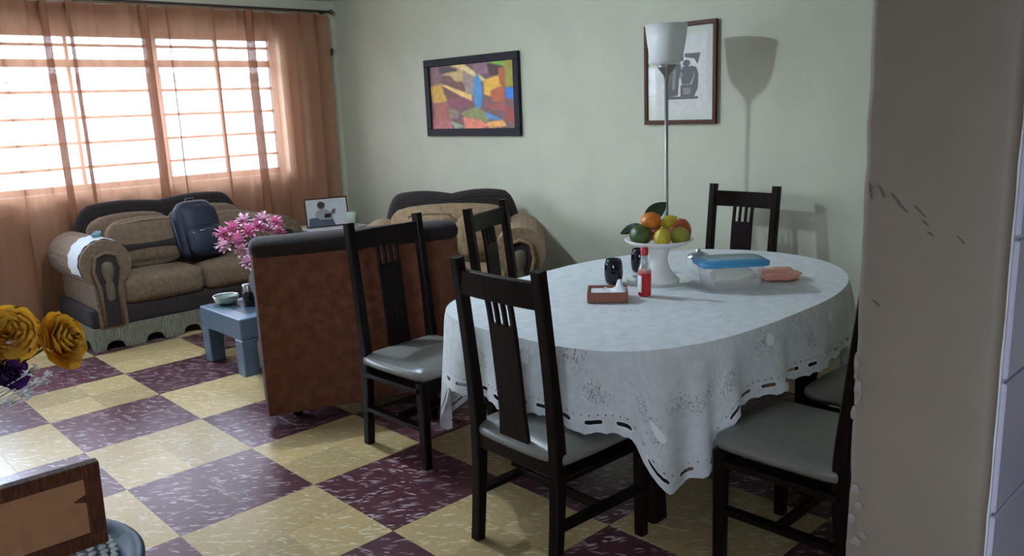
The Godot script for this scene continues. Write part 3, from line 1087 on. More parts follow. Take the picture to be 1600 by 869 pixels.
	box(st, Vector3(-0.03, 0.01, -0.10), Vector3(0.03, 0.014, -0.005), 0.002, Transform3D(Basis(Vector3.RIGHT, -0.9), Vector3(0, 0.12, 0.03)))
	part(st, "easel_back", M.frame_brown, pf)
	var g := thing("drinking_glass", "pale green drinking glass beside the framed photograph", "glass", Vector3(4.07, 0.566, -6.44))
	st = mb(true)
	lathe(st, [Vector2(0, 0.002), Vector2(0.032, 0.002), Vector2(0.042, 0.13), Vector2(0.040, 0.13), Vector2(0.030, 0.012), Vector2(0, 0.012)], 24)
	part(st, "tumbler", M.glass_green, g)

# a spray of narrow petals around a direction
func bloom(st: SurfaceTool, c: Vector3, dir: Vector3, len_: float, wid: float, count: int, rg: RandomNumberGenerator) -> void:
	var s := dir.cross(Vector3.UP if absf(dir.y) < 0.9 else Vector3.RIGHT).normalized()
	var t := s.cross(dir)
	for k in count:
		var a := TAU * k / count * 2.0 + rg.randf() * 0.3
		var up := 0.15 + 0.75 * (k / float(count))
		var d := ((s * cos(a) + t * sin(a)) * (1.1 - up) + dir * up).normalized()
		leaf_blade(st, c, d, len_ * rg.randf_range(0.8, 1.15), wid)

func leaf_blade(st: SurfaceTool, c: Vector3, d: Vector3, len_: float, wid: float) -> void:
	var s := d.cross(Vector3.UP if absf(d.y) < 0.95 else Vector3.RIGHT).normalized()
	var n := s.cross(d).normalized()
	var prev := []
	for i in 6:
		var t := i / 5.0
		var w := wid * sin(PI * (0.08 + 0.92 * t)) * (1.0 if t < 0.6 else 1.05)
		var m := c + d * len_ * t - n * 0.12 * len_ * t * t
		var row := [m - s * w + n * w * 0.35, m, m + s * w + n * w * 0.35]
		if i > 0:
			for k in 2:
				quad(st, prev[k], prev[k + 1], row[k + 1], row[k], n)
		prev = row

# ------------------------------------------------------------------ dining set
func make_chair(label: String, at: Vector3, turn: float, group := "") -> Node3D:
	# faces local +z
	var c := thing("dining_chair", label, "chair", at, turn, group)
	var hw := 0.205
	var rear := func(y: float) -> float:
		return -0.205 - 0.058 * pow(maxf(0, y - 0.46) / 0.62, 1.25) - 0.03 * pow(maxf(0, 0.42 - y) / 0.42, 1.5)
	for s in [-1.0, 1.0]:
		var st := mb()
		var pts := []
		var wd := []
		for k in 15:
			var y := 1.09 * k / 14.0
			pts.append(Vector3(s * hw, y, rear.call(y)))
			wd.append(0.021 + 0.006 * exp(-pow((y - 0.45) / 0.2, 2)))
		bar(st, pts, [0.021], wd)
		part(st, "back_post", M.dark_wood, c)
		st = mb()
		bar(st, [Vector3(s * (hw + 0.01), 0, 0.215), Vector3(s * (hw + 0.01), 0.41, 0.215)], [0.020, 0.023], [0.020, 0.023])
		part(st, "leg", M.dark_wood, c)
		st = mb()
		bar(st, [Vector3(s * (hw + 0.005), 0.375, rear.call(0.375)), Vector3(s * (hw + 0.01), 0.375, 0.215)], [0.035], [0.011])
		part(st, "side_rail", M.dark_wood, c)
		st = mb()
		bar(st, [Vector3(s * (hw + 0.003), 0.19, rear.call(0.19)), Vector3(s * (hw + 0.01), 0.19, 0.215)], [0.022], [0.010])
		part(st, "side_stretcher", M.dark_wood, c)
	var st := mb()
	box(st, Vector3(-hw, 0.34, 0.204), Vector3(hw, 0.41, 0.226), 0.003)
	part(st, "front_rail", M.dark_wood, c)
	st = mb()
	box(st, Vector3(-hw, 0.37, -0.222), Vector3(hw, 0.43, -0.20), 0.003)
	part(st, "rear_rail", M.dark_wood, c)
	st = mb()
	box(st, Vector3(-hw, 0.172, -0.01), Vector3(hw, 0.208, 0.012), 0.003)
	part(st, "cross_stretcher", M.dark_wood, c)
	# top rail, a little bowed
	st = mb()
	var tp := []
	for k in 9:
		var x := lerpf(-hw, hw, k / 8.0)
		tp.append(Vector3(x, 1.005, rear.call(1.005) - 0.012 * (1.0 - pow(x / hw, 2))))
	bar(st, tp, [0.045], [0.013])
	part(st, "top_rail", M.dark_wood, c)
	# splat: solid board with three slots cut into its head, curved like the posts
	var pw := 0.066
	st = mb()
	var board := []
	for k in 11:
		var y := lerpf(0.42, 0.875, k / 10.0)
		board.append(Vector3(0, y, rear.call(y) - 0.004))
	bar(st, board, [pw + 0.012, pw + 0.008, pw + 0.004, pw], [0.008])
	var sp := part(st, "splat", M.dark_wood, c)
	for k in 4:
		st = mb()
		var x := lerpf(-pw + 0.009, pw - 0.009, k / 3.0)
		bar(st, [Vector3(x, 0.87, rear.call(0.87) - 0.004), Vector3(x, 0.93, rear.call(0.93) - 0.006), Vector3(x, 0.975, rear.call(0.975) - 0.01)], [0.0085 if k in [0, 3] else 0.0065], [0.008])
		part(st, "slot_bar", M.dark_wood, sp)
	# upholstered seat
	st = mb(true)
	soft(st, Vector3(0, 0.437, 0.012), Vector3(2 * hw + 0.050, 0.062, 0.455), 0.028, 0.020)
	part(st, "seat", M.seat_cover, c)
	return c

func outline(th: float, grow := 0.0) -> Vector3:
	# table edge: squarer at the end by the passage, rounder at the far end
	var c := cos(th)
	var s := sin(th)
	var n := 2.15 if c > 0 else 3.3
	return Vector3(signf(c) * pow(absf(c), 2.0 / n) * ((0.97 if c > 0 else 1.03) + grow), 0, signf(s) * pow(absf(s), 2.0 / n) * (0.675 + grow))

func build_dining() -> void:
	var T := Vector3(3.0, 0, -2.14)
	var t := thing("dining_table", "dark wooden oval dining table under the white cloth", "table", T)
	var st := mb(true)
	var N := 96
	for k in N:
		var a := outline(TAU * k / N)
		var b := outline(TAU * (k + 1) / N)
		st.set_smooth_group(0xFFFFFFFF)
		tri(st, Vector3(0, 0.768, 0), a + Vector3.UP * 0.768, b + Vector3.UP * 0.768, Vector3.UP)
		tri(st, Vector3(0, 0.735, 0), a + Vector3.UP * 0.735, b + Vector3.UP * 0.735, Vector3.DOWN)
		quad(st, a + Vector3.UP * 0.735, b + Vector3.UP * 0.735, b + Vector3.UP * 0.768, a + Vector3.UP * 0.768, a)
	part(st, "tabletop", M.dark_wood, t)
	for sx in [-0.62, 0.62]:
		for sz in [-0.36, 0.36]:
			st = mb()
			bar(st, [Vector3(sx, 0, sz), Vector3(sx, 0.12, sz), Vector3(sx, 0.74, sz)], [0.045, 0.04, 0.05], [0.045, 0.04, 0.05])
			part(st, "leg", M.dark_wood, t)
	st = mb()
	box(st, Vector3(-0.62, 0.65, -0.375), Vector3(0.62, 0.735, -0.35), 0.003)
	box(st, Vector3(-0.62, 0.65, 0.35), Vector3(0.62, 0.735, 0.375), 0.003)
	box(st, Vector3(-0.635, 0.65, -0.36), Vector3(-0.61, 0.735, 0.36), 0.003)
	box(st, Vector3(0.61, 0.65, -0.36), Vector3(0.635, 0.735, 0.36), 0.003)
	part(st, "apron", M.dark_wood, t)
	build_cloth(T)
	# chairs: two by the living room, one at the near end, one at the far end, two by the partition wall
	make_chair("dark wooden dining chair close to the armchair's reddish brown back panel", Vector3(2.265, 0, -3.02), 0.04)
	make_chair("dark wooden dining chair between the table and the wall sofa", Vector3(2.98, 0, -3.0), 0.36)
	make_chair("dark slat-back dining chair with its back to the passage at the table's end", Vector3(2.04, 0, -1.955), PI / 2 - 0.03)
	make_chair("dark wooden dining chair in front of the pale green wall under the lamp's shadow", Vector3(4.01, 0, -2.52), -PI / 2)
	make_chair("dark dining chair along the partition wall, next to its brown plastered end", Vector3(2.52, 0, -1.215), PI)
	make_chair("dark dining chair along the partition wall, nearer the pale green wall", Vector3(3.16, 0, -1.215), PI)

func lace_tex() -> ImageTexture:
	# 1 px = 1 mm: u runs along the hem, v up from the hem; holes are cut through
	var S := 512
	var SW := 1024
	var im := Image.create(SW, S, false, Image.FORMAT_RGBA8)
	var rg := RandomNumberGenerator.new()
	rg.seed = 17
	var n := FastNoiseLite.new()
	n.seed = 4
	n.frequency = 0.02
	for y in S:
		for x in SW:
			var k := 0.90 + 0.05 * n.get_noise_2d(x, y) + rg.randf_range(-0.02, 0.02) - (0.05 if (x + y) % 4 == 0 else 0.0)
			var a := 1.0
			var v := y + 0.5
			if v < 4.0 + 7.0 * absf(sin(PI * x / 64.0)):
				a = 0.0
			# long slots along the hem, finely bordered
			var ux := fposmod(x + 0.5, 102.4) - 51.2
			var slot := Vector2(maxf(0, absf(ux) - 20.0), v - 46.0).length()
			if slot < 7.0: a = 0.0
			elif slot < 11.0: k = 0.98
			var dots := Vector2(fposmod(x + 0.5, 25.6) - 12.8, v - 70.0).length()
			if dots < 2.6: a = 0.0
			im.set_pixel(x, y, Color(k, k, k, a))
	# open needlework sprays round a solid disc
	for c in [Vector2(150, 190), Vector2(640, 215), Vector2(330, 150), Vector2(420, 260), Vector2(860, 160), Vector2(960, 280), Vector2(40, 300), Vector2(740, 320)]:
		var disc: bool = c.x in [150.0, 640.0]
		for k in 120:
			var p: Vector2 = c + Vector2(rg.randfn(18, 26), rg.randfn(-6, 24))
			var an := rg.randf_range(0.8, 2.2)
			var L := rg.randi_range(3, 9)
			for s in L:
				var q := p + Vector2(cos(an), sin(an)) * s
				if q.distance_to(c) > (25.0 if disc else 4.0):
					im.set_pixel(posmod(int(q.x), SW), posmod(int(q.y), S), Color(0.5, 0.5, 0.5, 0.0))
		for y in range(-24, 25):
			for x in range(-24, 25):
				if disc and Vector2(x, y).length() < 21.5:
					im.set_pixel(posmod(int(c.x) + x, SW), posmod(int(c.y) + y, S), Color(1, 1, 1, 1))
	return ImageTexture.create_from_image(im)

func cloth_top_tex() -> ImageTexture:
	var S := 512
	var im := Image.create(S, S, false, Image.FORMAT_RGBA8)
	var rg := RandomNumberGenerator.new()
	rg.seed = 19
	var n := FastNoiseLite.new()
	n.seed = 8
	n.frequency = 0.015
	for y in S:
		for x in S:
			var k := 0.93 + 0.05 * n.get_noise_2d(x, y) + rg.randf_range(-0.02, 0.02)
			im.set_pixel(x, y, Color(k, k, k, 1))
	for c in [Vector2(110, 130), Vector2(380, 300), Vector2(230, 420)]:
		for k in 34:
			var p: Vector2 = c + Vector2(rg.randfn(0, 22), rg.randfn(0, 15))
			var an := rg.randf_range(0.5, 2.4)
			for s in rg.randi_range(3, 8):
				var q := p + Vector2(cos(an), sin(an)) * s
				im.set_pixel(posmod(int(q.x), S), posmod(int(q.y), S), Color(0.30, 0.31, 0.34, 1))
	return ImageTexture.create_from_image(im)

func build_cloth(T: Vector3) -> void:
	var cl := thing("tablecloth", "white embroidered tablecloth with cutwork hem draped over the dining table", "tablecloth", T)
	var top := StandardMaterial3D.new()
	top.albedo_color = lin(0.84, 0.84, 0.84)
	top.albedo_texture = cloth_top_tex()
	top.roughness = 0.9
	var lace := StandardMaterial3D.new()
	lace.albedo_color = lin(0.84, 0.83, 0.81)
	lace.albedo_texture = lace_tex()
	lace.transparency = BaseMaterial3D.TRANSPARENCY_ALPHA_SCISSOR
	lace.alpha_scissor_threshold = 0.5
	lace.roughness = 0.9
	lace.cull_mode = BaseMaterial3D.CULL_DISABLED
	lace.backlight_enabled = true
	lace.backlight = lin(0.3, 0.3, 0.3)
	var N := 260
	var y0 := 0.772
	var n := FastNoiseLite.new()
	n.seed = 31
	n.frequency = 1.0
	# flat part
	var st := mb(true)
	var rings := 10
	var P := func(k: int, r_: int) -> Vector3:
		var o := outline(TAU * k / N, 0.004) * (r_ / float(rings))
		o.y = y0 + 0.0025 * n.get_noise_2d(o.x * 3.0, o.z * 3.0)
		return o
	for k in N:
		for r_ in rings:
			var q := [P.call(k, r_), P.call(k + 1, r_), P.call(k + 1, r_ + 1), P.call(k, r_ + 1)]
			for e in ([0, 1, 2, 0, 2, 3] if r_ > 0 else [0, 2, 3]):
				# clockwise seen from above
				var id: int = e
				st.set_uv(Vector2(q[id].x, q[id].z) * 1.7)
				st.add_vertex(q[id])
	part(st, "top_panel", top, cl)
	# hanging part: its depth is what the rectangular cloth has left over past the table's edge
	var hx0 := 1.32
	var hx1 := 1.22
	var hz := 0.93
	st = mb(true)
	var rows := 22
	var cols := []
	var arc := 0.0
	for k in N + 1:
		var th := TAU * k / N
		var p := outline(th, 0.004)
		var p2 := outline(th + 0.004, 0.004)
		var p1 := outline(th - 0.004, 0.004)
		var tg := (p2 - p1).normalized()
		var nrm := Vector3(tg.z, 0, -tg.x)
		if nrm.dot(p) < 0: nrm = -nrm
		if k > 0:
			arc += p.distance_to(outline(TAU * (k - 1) / N, 0.004))
		# follow the outward direction to the rim of the cloth
		var lx := ((hx1 if nrm.x > 0 else hx0) - absf(p.x)) / maxf(absf(nrm.x), 1e-3)
		var lz := (hz - absf(p.z)) / maxf(absf(nrm.z), 1e-3)
		var L := minf(minf(lx, lz), 0.27)
		var corner := 0.0
		for ca in [[128.0, 13.0, 1.0], [228.0, 14.0, 1.5], [45.0, 14.0, 1.0], [315.0, 14.0, 1.0]]:
			corner += exp(-pow((rad_to_deg(th) - ca[0]) / ca[1], 4.0)) * ca[2]
		L = L + 0.22 * corner + 0.015 * n.get_noise_1d(arc * 3.0)
		corner = minf(corner, 1.0)
		var col := []
		for r_ in rows + 1:
			var t := r_ / float(rows)
			var drop := L * t
			var fold := sin(arc * 17.0 + n.get_noise_1d(arc * 1.3) * 5.0)
			var out := 0.010 * (1.0 - exp(-drop * 60.0)) + 0.028 * t * (fold + 0.7) + corner * t * 0.035 * (sin(arc * 38.0) + 0.6)
			var q := p + nrm * out + tg * 0.012 * t * cos(arc * 17.0)
			q.y = y0 - 0.012 * (1.0 - exp(-drop * 80.0)) - drop * (1.0 - 0.03 * corner)
			col.append([q, Vector2(arc / 1.024, (L - drop) / 0.512)])
		cols.append(col)
	for k in N:
		for r_ in rows:
			var a = cols[k][r_]
			var b = cols[k + 1][r_]
			var c = cols[k + 1][r_ + 1]
			var d = cols[k][r_ + 1]
			var out: Vector3 = (a[0] as Vector3) * Vector3(1, 0, 1)
			var q := [a, b, c, a, c, d]
			if ((b[0] - a[0]) as Vector3).cross(c[0] - a[0]).dot(out) > 0:
				q = [a, c, b, a, d, c]
			for e in q:
				st.set_uv(e[1])
				st.add_vertex(e[0])
	part(st, "skirt", lace, cl)

# ------------------------------------------------------------------ prints and frames
func paint(W: int, H: int, bg: Color, polys: Array, grain: float, seed_: int, soften := 1) -> ImageTexture:
	var im := Image.create(W, H, false, Image.FORMAT_RGB8)
	var rg := RandomNumberGenerator.new()
	rg.seed = seed_
	var n := FastNoiseLite.new()
	n.seed = seed_
	n.frequency = 0.03
	im.fill(bg)
	for pc in polys:
		var poly := PackedVector2Array()
		var lo := Vector2(1e9, 1e9)
		var hi := -lo
		for q in pc[0]:
			var v := Vector2(q[0] * W, q[1] * H)
			poly.append(v)
			lo = lo.min(v)
			hi = hi.max(v)
		var col: Color = pc[1]
		for y in range(maxi(0, int(lo.y)), mini(H, int(hi.y) + 2)):
			for x in range(maxi(0, int(lo.x)), mini(W, int(hi.x) + 2)):
				if Geometry2D.is_point_in_polygon(Vector2(x + 0.5, y + 0.5), poly):
					im.set_pixel(x, y, col)
	for y in H:
		for x in W:
			var c := im.get_pixel(x, y)
			var k := 1.0 + grain * n.get_noise_2d(x, y) + rg.randf_range(-0.03, 0.03)
			im.set_pixel(x, y, Color(c.r * k, c.g * k, c.b * k))
	if soften > 1:
		im.resize(W / soften, H / soften, Image.INTERPOLATE_LANCZOS)
		im.resize(W, H, Image.INTERPOLATE_CUBIC)
	return ImageTexture.create_from_image(im)

func oval(cx: float, cy: float, rx: float, ry: float) -> Array:
	var p := []
	for k in 20:
		p.append([cx + rx * cos(TAU * k / 20), cy + ry * sin(TAU * k / 20)])
	return p

func abstract_tex() -> ImageTexture:
	var src := [
		[[[160, 350], [250, 330], [300, 470], [180, 480]], Color8(212, 162, 62)],
		[[[180, 475], [310, 480], [330, 600], [190, 660]], Color8(172, 95, 80)],
		[[[165, 600], [330, 615], [330, 675], [165, 675]], Color8(186, 104, 102)],
		[[[165, 210], [250, 210], [260, 340], [170, 345]], Color8(138, 100, 98)],
		[[[250, 270], [440, 230], [440, 350], [380, 330], [330, 280]], Color8(204, 168, 112)],
		[[[240, 215], [330, 215], [400, 250], [250, 262]], Color8(80, 68, 68)],
		[[[270, 330], [430, 330], [450, 440], [300, 450]], Color8(118, 74, 66)],
		[[[440, 260], [540, 280], [510, 430], [450, 410]], Color8(164, 138, 126)],
		[[[300, 450], [450, 440], [520, 500], [400, 530], [320, 520]], Color8(140, 76, 86)],
		[[[330, 205], [450, 205], [630, 340], [620, 362], [440, 250]], Color8(232, 202, 136)],
		[[[245, 340], [290, 345], [500, 430], [500, 475], [400, 430]], Color8(238, 194, 110)],
		[[[500, 212], [640, 200], [660, 280], [540, 290]], Color8(142, 104, 114)],
		[[[620, 215], [740, 235], [720, 310], [640, 300]], Color8(78, 44, 48)],
		[oval(545, 415, 36, 125), Color8(74, 144, 196)],
		[[[590, 330], [710, 300], [740, 380], [640, 450], [590, 430]], Color8(232, 174, 64)],
		[[[640, 410], [740, 370], [740, 500], [640, 480]], Color8(186, 92, 52)],
		[[[715, 180], [812, 180], [812, 390], [750, 390], [740, 240]], Color8(152, 148, 54)],
		[[[600, 190], [720, 188], [752, 248], [660, 222]], Color8(124, 176, 60)],
		[[[700, 250], [750, 250], [750, 380], [712, 370]], Color8(180, 94, 46)],
		[[[750, 395], [815, 395], [815, 470], [750, 470]], Color8(44, 120, 212)],
		[[[590, 500], [740, 500], [762, 560], [640, 540]], Color8(166, 80, 74)],
		[[[740, 500], [815, 560], [815, 650], [740, 620]], Color8(156, 70, 52)],
		[[[400, 560], [520, 518], [640, 580], [600, 632], [440, 592]], Color8(138, 140, 80)],
		[[[580, 552], [722, 615], [620, 612]], Color8(82, 144, 212)],
		[[[420, 588], [540, 610], [640, 660], [560, 675], [430, 675]], Color8(228, 128, 98)],
		[[[600, 632], [722, 615], [752, 660], [620, 675]], Color8(236, 164, 84)],
		[[[320, 615], [430, 660], [350, 675]], Color8(152, 176, 132)],
		[[[310, 520], [390, 540], [380, 600], [310, 600]], Color8(138, 122, 104)],
	]
	for pc in src:
		for q in pc[0]:
			q[0] = (q[0] - 165.0) / 650.0
			q[1] = (q[1] - 205.0) / 470.0
	return paint(390, 280, Color8(120, 84, 82), src, 0.12, 3, 7)

func print_tex() -> ImageTexture:
	var ink := Color8(52, 44, 46)
	var mid := Color8(120, 108, 106)
	var src := [
		[[[215, 165], [272, 165], [262, 208], [250, 186], [215, 178]], ink],
		[[[196, 158], [211, 158], [211, 192], [196, 192]], ink],
		[oval(183, 190, 10, 13), ink],
		[[[168, 206], [200, 204], [204, 232], [194, 262], [190, 326], [146, 330], [152, 262]], ink],
		[oval(222, 202, 13, 13), ink],
		[[[207, 214], [240, 215], [250, 250], [236, 282], [206, 284], [199, 250]], ink],
		[[[238, 212], [258, 220], [265, 245], [263, 300], [250, 331], [200, 332], [200, 286], [240, 284], [252, 250]], ink],
		[[[208, 296], [238, 296], [236, 322], [210, 324]], mid],
		[[[172, 226], [184, 220], [180, 300], [168, 306]], mid],
		[[[200, 232], [210, 244], [204, 262], [196, 256]], mid],
		[[[140, 329], [264, 331], [264, 340], [140, 341]], ink],
	]
	for pc in src:
		for q in pc[0]:
			q[0] = (q[0] - 100.0) / 195.0
			q[1] = (q[1] - 92.0) / 300.0
	return paint(208, 320, Color8(206, 200, 194), src, 0.06, 5, 2)

func photo_tex() -> ImageTexture:
	var src := [
		[[[0.0, 0.0], [1.0, 0.0], [1.0, 1.0], [0.0, 1.0]], Color8(196, 194, 192)],
		[[[0.05, 0.70], [0.28, 0.66], [0.62, 0.72], [0.68, 1.0], [0.02, 1.0]], Color8(78, 84, 102)],
		[[[0.26, 0.42], [0.48, 0.38], [0.66, 0.60], [0.60, 0.78], [0.30, 0.76], [0.20, 0.60]], Color8(150, 150, 152)],
		[oval(0.37, 0.30, 0.075, 0.12), Color8(150, 132, 124)],
		[oval(0.37, 0.22, 0.095, 0.13), Color8(58, 48, 50)],
		[[[0.62, 0.44], [0.72, 0.36], [0.70, 0.58], [0.60, 0.56]], Color8(92, 90, 94)],
	]
	return paint(160, 108, Color8(196, 194, 192), src, 0.05, 9, 3)

# frame standing at `at` (middle of its lower edge), facing local +z; lean tips it back
func framed(called: String, label: String, category: String, W: float, H: float, rail: float, depth: float, m: Material, tex: Texture2D, at: Vector3, turn: float, lean: float, mount := 0.0) -> Node3D:
	var o := thing(called, label, category, at, turn)
	var tip := Transform3D(Basis(Vector3.RIGHT, -lean), Vector3.ZERO)
	var st := mb()
	for b in [[-W / 2, W / 2, 0.0, rail], [-W / 2, W / 2, H - rail, H], [-W / 2, -W / 2 + rail, rail, H - rail], [W / 2 - rail, W / 2, rail, H - rail]]:
		box(st, Vector3(b[0], b[2], -depth / 2), Vector3(b[1], b[3], depth / 2), 0.003, tip)
	part(st, "frame", m, o)
	st = mb()
	box(st, Vector3(-W / 2 + rail * 0.5, rail * 0.5, -depth / 2 + 0.002), Vector3(W / 2 - rail * 0.5, H - rail * 0.5, -depth / 2 + 0.008), 0.0, tip)
	part(st, "backing", M.mat_board if mount > 0.0 else M.backing_board, o)
	var pm := StandardMaterial3D.new()
	pm.albedo_texture = tex
	pm.roughness = 0.5
	st = mb()
	var x0 := -W / 2 + rail + mount
	var x1 := W / 2 - rail - mount
	var y0 := rail + mount
	var y1 := H - rail - mount
	var zf := -depth / 2 + 0.0095
	for q in [[x0, y1, 0, 0], [x1, y1, 1, 0], [x1, y0, 1, 1], [x0, y1, 0, 0], [x1, y0, 1, 1], [x0, y0, 0, 1]]:
		st.set_uv(Vector2(q[2], q[3]))
		st.add_vertex(tip * Vector3(q[0], q[1], zf))
	part(st, "picture", pm, o)
	return o

func build_wall_pieces() -> void:
	framed("painting", "colourful abstract painting in a wide black frame on the green wall", "painting", 1.155, 0.635, 0.060, 0.03, M.frame_dark, abstract_tex(), Vector3(XB - 0.020, 1.367, -5.128), -PI / 2, 0.0)
	var p := framed("framed_print", "black and white print of seated figures in a brown frame", "picture", 0.545, 0.625, 0.026, 0.025, M.frame_brown, print_tex(), Vector3(XB - 0.018, 1.438, -3.10), -PI / 2, 0.0, 0.048)
	var st := mb()
	quad(st, Vector3(-0.25, 0.02, 0.004), Vector3(0.25, 0.02, 0.004), Vector3(0.25, 0.605, 0.004), Vector3(-0.25, 0.605, 0.004), Vector3.BACK)
	part(st, "pane", M.pane, p)
	# torchiere
	var l := thing("floor_lamp", "slim floor lamp with frosted white glass bowl before the print", "lamp", Vector3(4.04, 0, -2.905))
	st = mb(true)
	lathe(st, [Vector2(0, 0), Vector2(0.125, 0.0), Vector2(0.128, 0.012), Vector2(0.11, 0.025), Vector2(0.02, 0.035), Vector2(0.014, 0.06)], 32)
	part(st, "base", M.lamp_pole, l)
	st = mb(true)
	tube(st, [Vector3(0, 0.03, 0), Vector3(0, 0.9, 0), Vector3(0, 1.74, 0)], [0.011], 12)
	part(st, "pole", M.lamp_pole, l)
	st = mb(true)
	lathe(st, [Vector2(0.012, 1.70), Vector2(0.015, 1.73), Vector2(0.045, 1.77), Vector2(0.058, 1.795), Vector2(0.05, 1.80), Vector2(0, 1.80)], 28)
	part(st, "collar", M.lamp_pole, l)
	st = mb(true)
	lathe(st, [Vector2(0.045, 1.79), Vector2(0.075, 1.795), Vector2(0.092, 1.83), Vector2(0.108, 1.90), Vector2(0.122, 2.02), Vector2(0.118, 2.02), Vector2(0.103, 1.90), Vector2(0.086, 1.83), Vector2(0.05, 1.80)], 36)
	part(st, "shade", M.frosted_glass, l)

# ------------------------------------------------------------------ things on the dining table
func fruit(called: String, label: String, cat: String, m: Material, c: Vector3, r_: Vector3, seed_: int, turn := Basis.IDENTITY, nub := 0.0) -> void:
	var o := thing(called, label, cat, c)
	var st := mb(true)
	ball(st, Vector3.ZERO, r_, 0.10, seed_, 24, turn)
	part(st, "flesh", m, o)
	st = mb(true)
	if nub > 0.0:
		ball(st, turn * Vector3(0, r_.y * 0.97, 0), Vector3(nub, nub * 1.1, nub), 0.1, seed_, 12, turn)
		part(st, "tip", m, o)
	else:
		lathe(st, [Vector2(0.004, 0), Vector2(0.0045, 0.003), Vector2(0, 0.004)], 8, Transform3D(turn, turn * Vector3(0, r_.y * 0.99, 0)))
		part(st, "stalk_scar", M.stem_green, o)

func build_table_items() -> void:
	var Y := 0.776
	var rt := Vector3(0.728, 0, 0.686)       # along the table's diagonal, to the partition wall
	var nr := Vector3(-0.686, 0, 0.728)      # towards the passage
	# glass plate and pedestal bowl
	var C := Vector3(3.0, Y, -2.20)
	var pl := thing("glass_plate", "clear glass plate under the white fruit stand", "plate", C)
	var st := mb(true)
	lathe(st, [Vector2(0, 0.001), Vector2(0.09, 0.001), Vector2(0.15, 0.012), Vector2(0.15, 0.016), Vector2(0.09, 0.006), Vector2(0, 0.006)], 40)
	part(st, "plate", M.clear_glass, pl)
	var fs := thing("fruit_stand", "white ceramic pedestal stand heaped with fruit", "fruit stand", C + Vector3(0, 0.007, 0))
	st = mb(true)
	lathe(st, [Vector2(0, 0), Vector2(0.092, 0.0), Vector2(0.094, 0.008), Vector2(0.080, 0.022), Vector2(0.055, 0.05), Vector2(0.040, 0.09), Vector2(0.040, 0.115), Vector2(0.050, 0.145), Vector2(0.062, 0.165)], 40)
	part(st, "pedestal", M.ceramic, fs)
	st = mb(true)
	lathe(st, [Vector2(0.0, 0.160), Vector2(0.07, 0.160), Vector2(0.12, 0.170), Vector2(0.152, 0.190), Vector2(0.156, 0.196), Vector2(0.151, 0.198), Vector2(0.118, 0.180), Vector2(0.07, 0.171), Vector2(0, 0.170)], 44)
	part(st, "dish", M.ceramic, fs)
	var B := C + Vector3(0, 0.18, 0)
	fruit("pomelo", "large dark green fruit below the drooping leaf on the fruit stand", "fruit", M.pomelo, B - rt * 0.084 + nr * 0.02 + Vector3(0, 0.047, 0), Vector3(0.052, 0.046, 0.052), 3)
	fruit("lemon", "plump yellow lemon between the dark green and the greenish yellow fruit", "fruit", M.lemon, B + rt * 0.0 + nr * 0.085 + Vector3(0, 0.040, 0), Vector3(0.038, 0.042, 0.038), 5, Basis(rt, 0.15), 0.011)
	fruit("lemon", "greenish yellow ribbed lemon beside the yellow lemon on the fruit stand", "fruit", M.lime_yellow, B + rt * 0.082 + nr * 0.055 + Vector3(0, 0.042, 0), Vector3(0.042, 0.040, 0.042), 8, Basis(nr, 0.2), 0.0)
	fruit("grapefruit", "large reddish orange fruit tucked behind the greenish yellow lemon", "fruit", M.orange_red, B + rt * 0.100 - nr * 0.02 + Vector3(0, 0.055, 0), Vector3(0.054, 0.052, 0.054), 9)
	fruit("orange", "bright orange lying on the top of the fruit heap", "fruit", M.orange, B - rt * 0.038 + nr * 0.015 + Vector3(0, 0.112, 0), Vector3(0.048, 0.036, 0.046), 12)
	fruit("lemon", "small yellow lemon on top beside the orange", "fruit", M.lemon, B + rt * 0.038 + nr * 0.025 + Vector3(0, 0.103, 0), Vector3(0.027, 0.037, 0.027), 14, Basis(nr, -1.1), 0.009)
	fruit("orange", "orange hidden in the middle of the fruit heap", "fruit", M.orange_red, B - nr * 0.06 - rt * 0.01 + Vector3(0, 0.05, 0), Vector3(0.045, 0.044, 0.045), 18)
	for k in 2:
		var lf := thing("citrus_leaf", ["dark green leaf standing up behind the top orange", "dark green leaf sticking out over the stand's rim"][k], "leaf", B + [-rt * 0.062 - nr * 0.02 + Vector3(0, 0.115, 0), -rt * 0.075 + Vector3(0, 0.088, 0)][k])
		st = mb(true)
		var d: Vector3 = [rt * 0.78 + Vector3(0, 0.52, 0) - nr * 0.1, -rt * 0.95 - Vector3(0, 0.34, 0)][k]
		leaf_card(st, d.normalized(), [Vector3(0, 1, 0) * 0.8 - rt * 0.6, Vector3(0, 1, 0) - rt * 0.35][k], [0.125, 0.108][k], [0.036, 0.022][k])
		part(st, "blade", M.leaf, lf)
		st = mb(true)
		tube(st, [d.normalized() * -0.015, d.normalized() * 0.09], [0.0022, 0.001], 6)
		part(st, "midrib", M.stem_green, lf)
	# tumblers
	for k in 2:
		var g := thing("tumbler", ["glossy black tumbler behind the napkin box", "glossy black tumbler behind the red sauce bottle"][k], "glass", [Vector3(2.87, Y, -2.36), Vector3(3.15, Y, -2.425)][k])
		st = mb(true)
		lathe(st, [Vector2(0, 0.001), Vector2(0.034, 0.001), Vector2(0.039, 0.012), Vector2(0.0435, 0.05), Vector2(0.041, 0.085), Vector2(0.035, 0.112), Vector2(0.032, 0.113), Vector2(0.038, 0.085), Vector2(0.040, 0.05), Vector2(0.035, 0.015), Vector2(0, 0.012)], 32)
		part(st, "body", M.black_glass, g)
	# sauce bottle
	var s := thing("sauce_bottle", "bottle of red hot sauce with a red cap", "bottle", Vector3(2.755, Y, -2.095))
	st = mb(true)
	lathe(st, [Vector2(0, 0.0), Vector2(0.024, 0.0), Vector2(0.028, 0.004), Vector2(0.028, 0.103), Vector2(0.0265, 0.112), Vector2(0, 0.112)], 28)
	part(st, "sauce", M.sauce_red, s)
	st = mb(true)
